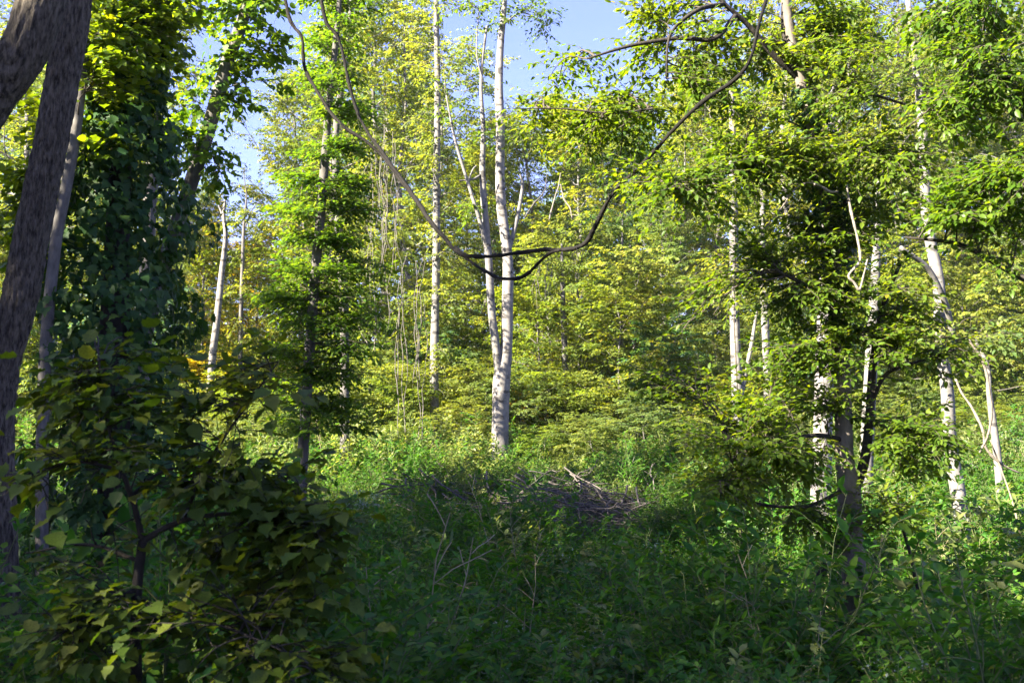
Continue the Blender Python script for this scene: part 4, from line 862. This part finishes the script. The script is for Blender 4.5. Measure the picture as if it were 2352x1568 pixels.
weeds = [
    weed_mesh('jewelweed', 1, .85, 4, 10, 8, OVATE, .05, M['leaf_weed'], M['stem']),
    weed_mesh('jewelweed', 2, .65, 5, 9, 8, OVATE, .045, M['leaf_weed'], M['stem'], .5),
    weed_mesh('tall_weed', 3, 1.1, 3, 11, 7, LANCE, .075, M['leaf_weed'], M['stem'], .15),
    weed_mesh('tall_weed', 4, 1.0, 4, 0, 34, LANCE, .10, M['leaf_weed'], M['stem'], .2, droop=.05),
    weed_mesh('broad_weed', 5, .7, 4, 7, 6, BROAD, .066, M['leaf_weed'], M['stem'], .4, droop=.35),
    weed_mesh('white_flowered_weed', 6, .9, 4, 7, 6, OVATE, .06, M['leaf_weed'], M['stem'], .25, flower=70),
    grass_mesh('grass', 7, 45, .7), grass_mesh('grass', 8, 45, .55),
    weed_mesh('ground_vine', 9, .35, 7, 5, 6, BROAD, .06, M['leaf_weed'], M['stem'], 1.2),
    weed_mesh('dry_weed', 10, 1.0, 3, 7, 4, LANCE, .05, M['blade'], M['stem_dry'], .2)]
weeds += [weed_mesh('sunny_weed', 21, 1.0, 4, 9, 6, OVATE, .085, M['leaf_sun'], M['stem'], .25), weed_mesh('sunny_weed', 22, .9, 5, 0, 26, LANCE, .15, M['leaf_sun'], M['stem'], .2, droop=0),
          weed_mesh('leafy_weed', 23, .95, 4, 12, 9, OVATE, .056, M['leaf_weed'], M['stem'], .35), weed_mesh('leafy_weed', 24, .8, 6, 9, 7, HORN, .055, M['leaf_weed'], M['stem'], .5, droop=.1)]
wcol = bpy.data.collections.new('weed_kinds')
for k, me in enumerate(weeds):
    o = bpy.data.objects.new('weed_kind_%02d' % k, me); wcol.objects.link(o)
ru = np.random.RandomState(123)
def scatter(n, x0, x1, y0, y1, wts, smin, smax, power=1.0):
    y = y0 + (y1 - y0) * ru.uniform(0, 1, n) ** power
    x = ru.uniform(-.60, .60, n) * (y + 2.5)
    lw = np.log(np.array(wts) / sum(wts))[None] + 1.5 * np.stack([np.sin(x * (.7 + .13 * q) + 1.7 * q + 1.5 * np.sin(y * .37 + q)) * np.sin(y * (.6 + .11 * q) + 2.3 * q) for q in range(len(wts))], 1)
    k = np.argmax(lw + ru.gumbel(0, 1, lw.shape), 1)
    patch = .62 + .75 * (.5 + .5 * np.sin(x * 1.1 + 2 * np.sin(y * .5)) * np.sin(y * .9 + x * .3))
    s = ru.uniform(smin, smax, n) * patch * np.exp(ru.normal(0, .18, n))
    return x, y, k, s
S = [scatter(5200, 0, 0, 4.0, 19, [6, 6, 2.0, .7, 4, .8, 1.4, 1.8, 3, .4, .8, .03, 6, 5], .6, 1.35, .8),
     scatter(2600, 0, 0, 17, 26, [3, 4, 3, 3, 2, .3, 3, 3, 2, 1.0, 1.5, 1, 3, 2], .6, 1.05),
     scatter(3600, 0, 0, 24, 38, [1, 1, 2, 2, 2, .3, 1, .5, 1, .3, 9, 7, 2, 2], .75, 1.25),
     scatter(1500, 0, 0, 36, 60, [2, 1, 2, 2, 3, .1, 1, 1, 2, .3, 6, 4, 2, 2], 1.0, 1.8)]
x = np.concatenate([q[0] for q in S]); y = np.concatenate([q[1] for q in S]); k = np.concatenate([q[2] for q in S]); s = np.concatenate([q[3] for q in S])
dip = np.exp(-((x - .4) / 2.8) ** 4 - ((y - 18.7) / 2.3) ** 4); s = s * (1 - .64 * dip)
def lane(rx, w, y0, y1, k): return 1 - k * np.exp(-((x / y - rx) / w) ** 4) * (y > y0) * (y < y1)
s = s * lane(-.213, .03, 14.5, 20.6, .6) * lane(.345, .055, 4, 9.4, .78) * lane(-.505, .05, 4, 8.6, .5)      # weeds kept low so these trunks stay in view
dip = np.exp(-((x - 6.2) / .5) ** 2 - ((y - 14) / 1.2) ** 2); s = s * (1 - .5 * dip)
near = np.hypot(x, y) > 3.2
x, y, k, s = x[near], y[near], k[near], s[near]
# tall weeds in full view that can be told apart: things of their own
wt = {0: ('jewelweed', 'bushy oval-leaved weed in the shaded dip'), 1: ('jewelweed', 'low bushy oval-leaved weed in the shaded dip'), 2: ('tall_weed', 'tall narrow-leaved branching weed in the shaded dip'), 3: ('tall_weed', 'upright narrow-leaved stalk in the shaded dip'), 4: ('broad_weed', 'broad-leaved weed in the shaded dip'), 5: ('white_flowered_weed', 'weed with small white flower heads in the shaded dip')}
ppx, ppy, dep = PX(np.stack([x, y, hgt(x, y) + .7 * s], -1))
cand = np.where((ppx > 620) & (ppx < 2330) & (ppy > 1150) & (ppy < 1540) & (k <= 5) & (y > 6.5))[0]
cand = cand[np.argsort(-(s[cand] / dep[cand]))][:220]
def wsplit(me):
    """the same weed as one mesh of stems and one of leaves (and one of flowers)"""
    v = np.zeros(len(me.vertices) * 3, np.float32); me.vertices.foreach_get('co', v); v = v.reshape(-1, 3)
    tn = np.zeros(len(v), np.float32); me.attributes['tint'].data.foreach_get('value', tn)
    out = {}
    for m_i, nm in ((1, 'stem'), (0, 'foliage'), (2, 'flower_head')):
        fl = {}
        for p_ in me.polygons:
            if p_.material_index == m_i: fl.setdefault(len(p_.vertices), []).append(tuple(p_.vertices))
        if not fl: continue
        used = np.unique(np.concatenate([np.array(q_).ravel() for q_ in fl.values()])); mp_ = np.full(len(v), -1); mp_[used] = np.arange(len(used))
        out[nm] = mesh_np(me.name + '_' + nm, v[used], [mp_[np.array(q_)] for q_ in fl.values()], [me.materials[m_i]], None, True, tn[used])
    return out
WS = {q_: wsplit(weeds[q_]) for q_ in range(6)}
for i in cand:
    nm, lb = wt[int(k[i])]
    tone = ru.randint(3); c = (.75, 1.0, 1.3)[tone]
    lb = ('dark ', '', 'pale ')[tone] + lb
    o = thing(nm, lb, 'weed', (x[i], y[i], hgt(x[i], y[i])), lb.replace('weed', 'weeds').replace('stalk', 'stalks'))
    o.rotation_euler = (0, 0, float(ru.uniform(0, 6.28))); o.scale = (float(s[i]),) * 3
    for pn, pm in WS[int(k[i])].items(): part(pn, pm, o, kind=None if pn == 'stem' else 'stuff', color=(c, c, c * .95))
keep = np.setdiff1d(np.arange(len(x)), cand)
x, y, k, s = x[keep], y[keep], k[keep], s[keep]
me = bpy.data.meshes.new('undergrowth_points'); me.vertices.add(len(x))
me.vertices.foreach_set('co', np.stack([x, y, hgt(x, y)], -1).astype(np.float32).ravel())
for nm, typ, val in (('kind_index', 'INT', k.astype(np.int32)), ('size', 'FLOAT', s.astype(np.float32)), ('turn', 'FLOAT', ru.uniform(0, 6.28, len(x)).astype(np.float32))):
    a = me.attributes.new(nm, typ, 'POINT'); a.data.foreach_set('value', val)
und = bpy.data.objects.new('undergrowth', me); C.objects.link(und)
tag(und, 'dense tangle of weeds and grass covering the woodland floor', 'undergrowth', kind='stuff')
ng = bpy.data.node_groups.new('undergrowth', 'GeometryNodeTree')
ng.interface.new_socket('Geometry', in_out='INPUT', socket_type='NodeSocketGeometry'); ng.interface.new_socket('Geometry', in_out='OUTPUT', socket_type='NodeSocketGeometry')
gi = ng.nodes.new('NodeGroupInput'); go = ng.nodes.new('NodeGroupOutput')
iop = ng.nodes.new('GeometryNodeInstanceOnPoints'); ci = ng.nodes.new('GeometryNodeCollectionInfo')
ci.inputs['Collection'].default_value = wcol; ci.inputs['Separate Children'].default_value = True; ci.inputs['Reset Children'].default_value = True
iop.inputs['Pick Instance'].default_value = True
def na(nm, typ):
    n = ng.nodes.new('GeometryNodeInputNamedAttribute'); n.data_type = typ; n.inputs['Name'].default_value = nm; return n
ak = na('kind_index', 'INT'); asz = na('size', 'FLOAT'); atn = na('turn', 'FLOAT'); cx = ng.nodes.new('ShaderNodeCombineXYZ')
lk = ng.links.new
lk(gi.outputs[0], iop.inputs['Points']); lk(ci.outputs[0], iop.inputs['Instance']); lk(ak.outputs['Attribute'], iop.inputs['Instance Index'])
lk(asz.outputs['Attribute'], iop.inputs['Scale']); lk(atn.outputs['Attribute'], cx.inputs['Z']); lk(cx.outputs[0], iop.inputs['Rotation']); lk(iop.outputs[0], go.inputs[0])
md = und.modifiers.new('undergrowth', 'NODES'); md.node_group = ng

# ------------------------------------------------------------------ young plants that stand out of the weeds
def young_plant(name, label, cat, px, d, top, nst, n2, nl, tpl, key, lsize, mat, seed, spread=.25, color=None, flat=.35, flowers=0, reach=.3):
    r = np.random.RandomState(seed); b = ground_under(px, d); t = thing(name, label, cat, b)
    H = P(px, top, d)[2] - b[2]; K = 7; sa = np.linspace(0, 1, K)[None, :, None]
    az = r.uniform(0, 6.28, nst)
    tip = nrm(np.stack([np.cos(az) * spread, np.sin(az) * spread, np.ones(nst)], -1))
    st = b[None, None] + tip[:, None] * (H * r.uniform(.75, 1.05, nst))[:, None, None] * sa + np.cumsum(r.normal(0, .01, (nst, K, 3)) * (sa > 0), axis=1) * H
    tw, _ = spawn(st, n2, lambda tt: H * reach * (1.25 - .8 * tt), 1.0, .15, 5, r, .3, 1.0, .15)
    for q in range(nst):
        v, f = tubes(st[q:q + 1] - b, np.full((1, 1), .008) * (1 - .6 * np.linspace(0, 1, K))[None], 5); G = Geo(); G.add(v, f, 0); part('stem', G.mesh('stem', [M['stem']]), t)
    v, f = tubes(tw - b, np.full((len(tw), 1), .003) * np.ones((1, 5)), 3); G = Geo(); G.add(v, f, 0); part('twigs', G.mesh('twigs', [M['stem']]), t, kind='stuff')
    p, dd, n, ss = twig_leaves(tw, nl, r, lsize, flat, .15, .4)
    add_leaves(t, key, tpl, mat, p, dd, n, ss, np.clip(r.beta(2, 2, len(p)), 0, .99), color)
    if flowers:
        for q in range(nst):
            c = st[q, -1] - b + r.normal(0, 1, (flowers, 3)) * np.array([.09, .09, .025])
            v, f = place(RHOMB, c, nrm(r.normal(0, 1, (flowers, 3))), nrm(r.normal(0, .5, (flowers, 3)) + np.array([0, 0, 1])), r.uniform(.02, .04, flowers)); G = Geo(); G.add(v, f, 0, r.uniform(0, 1, len(v)))
            part('flower_head', G.mesh('flower_head', [M['flower']]), t, kind='stuff')
    return t
young_plant('white_flowered_weed', 'tall weed with broad pale white flower heads at the left rim of the dip', 'weed', 845, 15, 1130, 6, 6, 6, OVATE, 'weed', .07, M['leaf_weed'], 401, .14, flowers=80)
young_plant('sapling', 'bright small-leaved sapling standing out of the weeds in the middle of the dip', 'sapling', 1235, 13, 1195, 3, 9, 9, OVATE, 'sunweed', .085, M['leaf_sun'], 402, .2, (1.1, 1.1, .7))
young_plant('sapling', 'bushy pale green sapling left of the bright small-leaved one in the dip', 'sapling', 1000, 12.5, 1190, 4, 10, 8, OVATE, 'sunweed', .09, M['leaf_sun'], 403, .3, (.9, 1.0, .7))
young_plant('sapling', 'feathery sapling with long rows of leaflets right of the dense leafy tree', 'sapling', 2150, 9.5, 1270, 3, 8, 15, OVATE, 'weed', .055, M['leaf_weed'], 404, .35, (1.2, 1.25, .9), .2, 0, .5)
young_plant('sapling', 'leafy sapling under the broken branches near the stout white trunk', 'sapling', 2290, 10.5, 1210, 3, 9, 8, OVATE, 'weed', .08, M['leaf_weed'], 405, .3, (1.1, 1.1, .9))
young_plant('sapling', 'leafy sapling in the shade behind the dead stem leaning on the dense leafy tree', 'sapling', 1760, 9.8, 1240, 3, 9, 8, OVATE, 'weed', .08, M['leaf_weed'], 406, .35, (.95, 1, .9))
young_plant('sapling', 'dark leafy sapling at the foot of the layered tree', 'sapling', 800, 10.5, 1220, 4, 9, 8, BROAD, 'weedbroad', .08, M['leaf_weed'], 407, .35, (.85, .95, .9))
young_plant('white_flowered_weed', 'low white flowered weed at the near edge of the dip', 'weed', 1060, 7.4, 1425, 5, 6, 7, OVATE, 'weed', .05, M['leaf_weed'], 408, .3, flowers=40)
young_plant('white_flowered_weed', 'wide white flowered weed right of the low white flowered one', 'weed', 1290, 7.0, 1440, 6, 6, 7, OVATE, 'weed', .05, M['leaf_weed'], 409, .5, flowers=40)
for q, (lb, pl) in enumerate([('bleached forked dead branch in the gap right of the white beech', [(1262, 505, 27, .03), (1272, 460, 27, .03), (1282, 430, 27, .022), (1290, 395, 27, .012)]), ('bleached crooked dead branch beside the forked one', [(1315, 505, 27, .016), (1308, 475, 27, .024), (1293, 450, 27, .024), (1288, 425, 27, .014)]),
    ('dark bare branch reaching up from the white beech fork', [(1205, 500, 26.5, .03), (1225, 470, 26.5, .026), (1250, 440, 26.5, .02), (1256, 400, 26.5, .010)])]):
    rope('dead_branch', lb, 'branch', pl, M['twig_pale'], 24, .02, 500 + q, 7, color=(1.4, 1.35, 1.3) if q < 2 else (.5, .5, .5))

# ------------------------------------------------------------------ haze
hm, hnt, hout = newmat('haze')
pv = nd(hnt, 'ShaderNodeVolumePrincipled'); pv.inputs['Color'].default_value = (.92, .95, 1, 1); pv.inputs['Density'].default_value = HAZE; pv.inputs['Anisotropy'].default_value = .3
hnt.links.new(pv.outputs[0], hout.inputs['Volume'])
X0, X1, Y0, Y1, Z0, Z1 = -306, 306, -206, 406, -12, 46
hv = np.array([(a_, b_, c_) for a_ in (X0, X1) for b_ in (Y0, Y1) for c_ in (Z0, Z1)], float)
hf = np.array([(0, 1, 3, 2), (4, 6, 7, 5), (0, 4, 5, 1), (2, 3, 7, 6), (0, 2, 6, 4), (1, 5, 7, 3)])
hz = bpy.data.objects.new('haze', mesh_np('haze', hv, [hf], [hm], None, False)); C.objects.link(hz)
tag(hz, 'thin bright morning haze hanging in the wood', 'haze', kind='stuff')
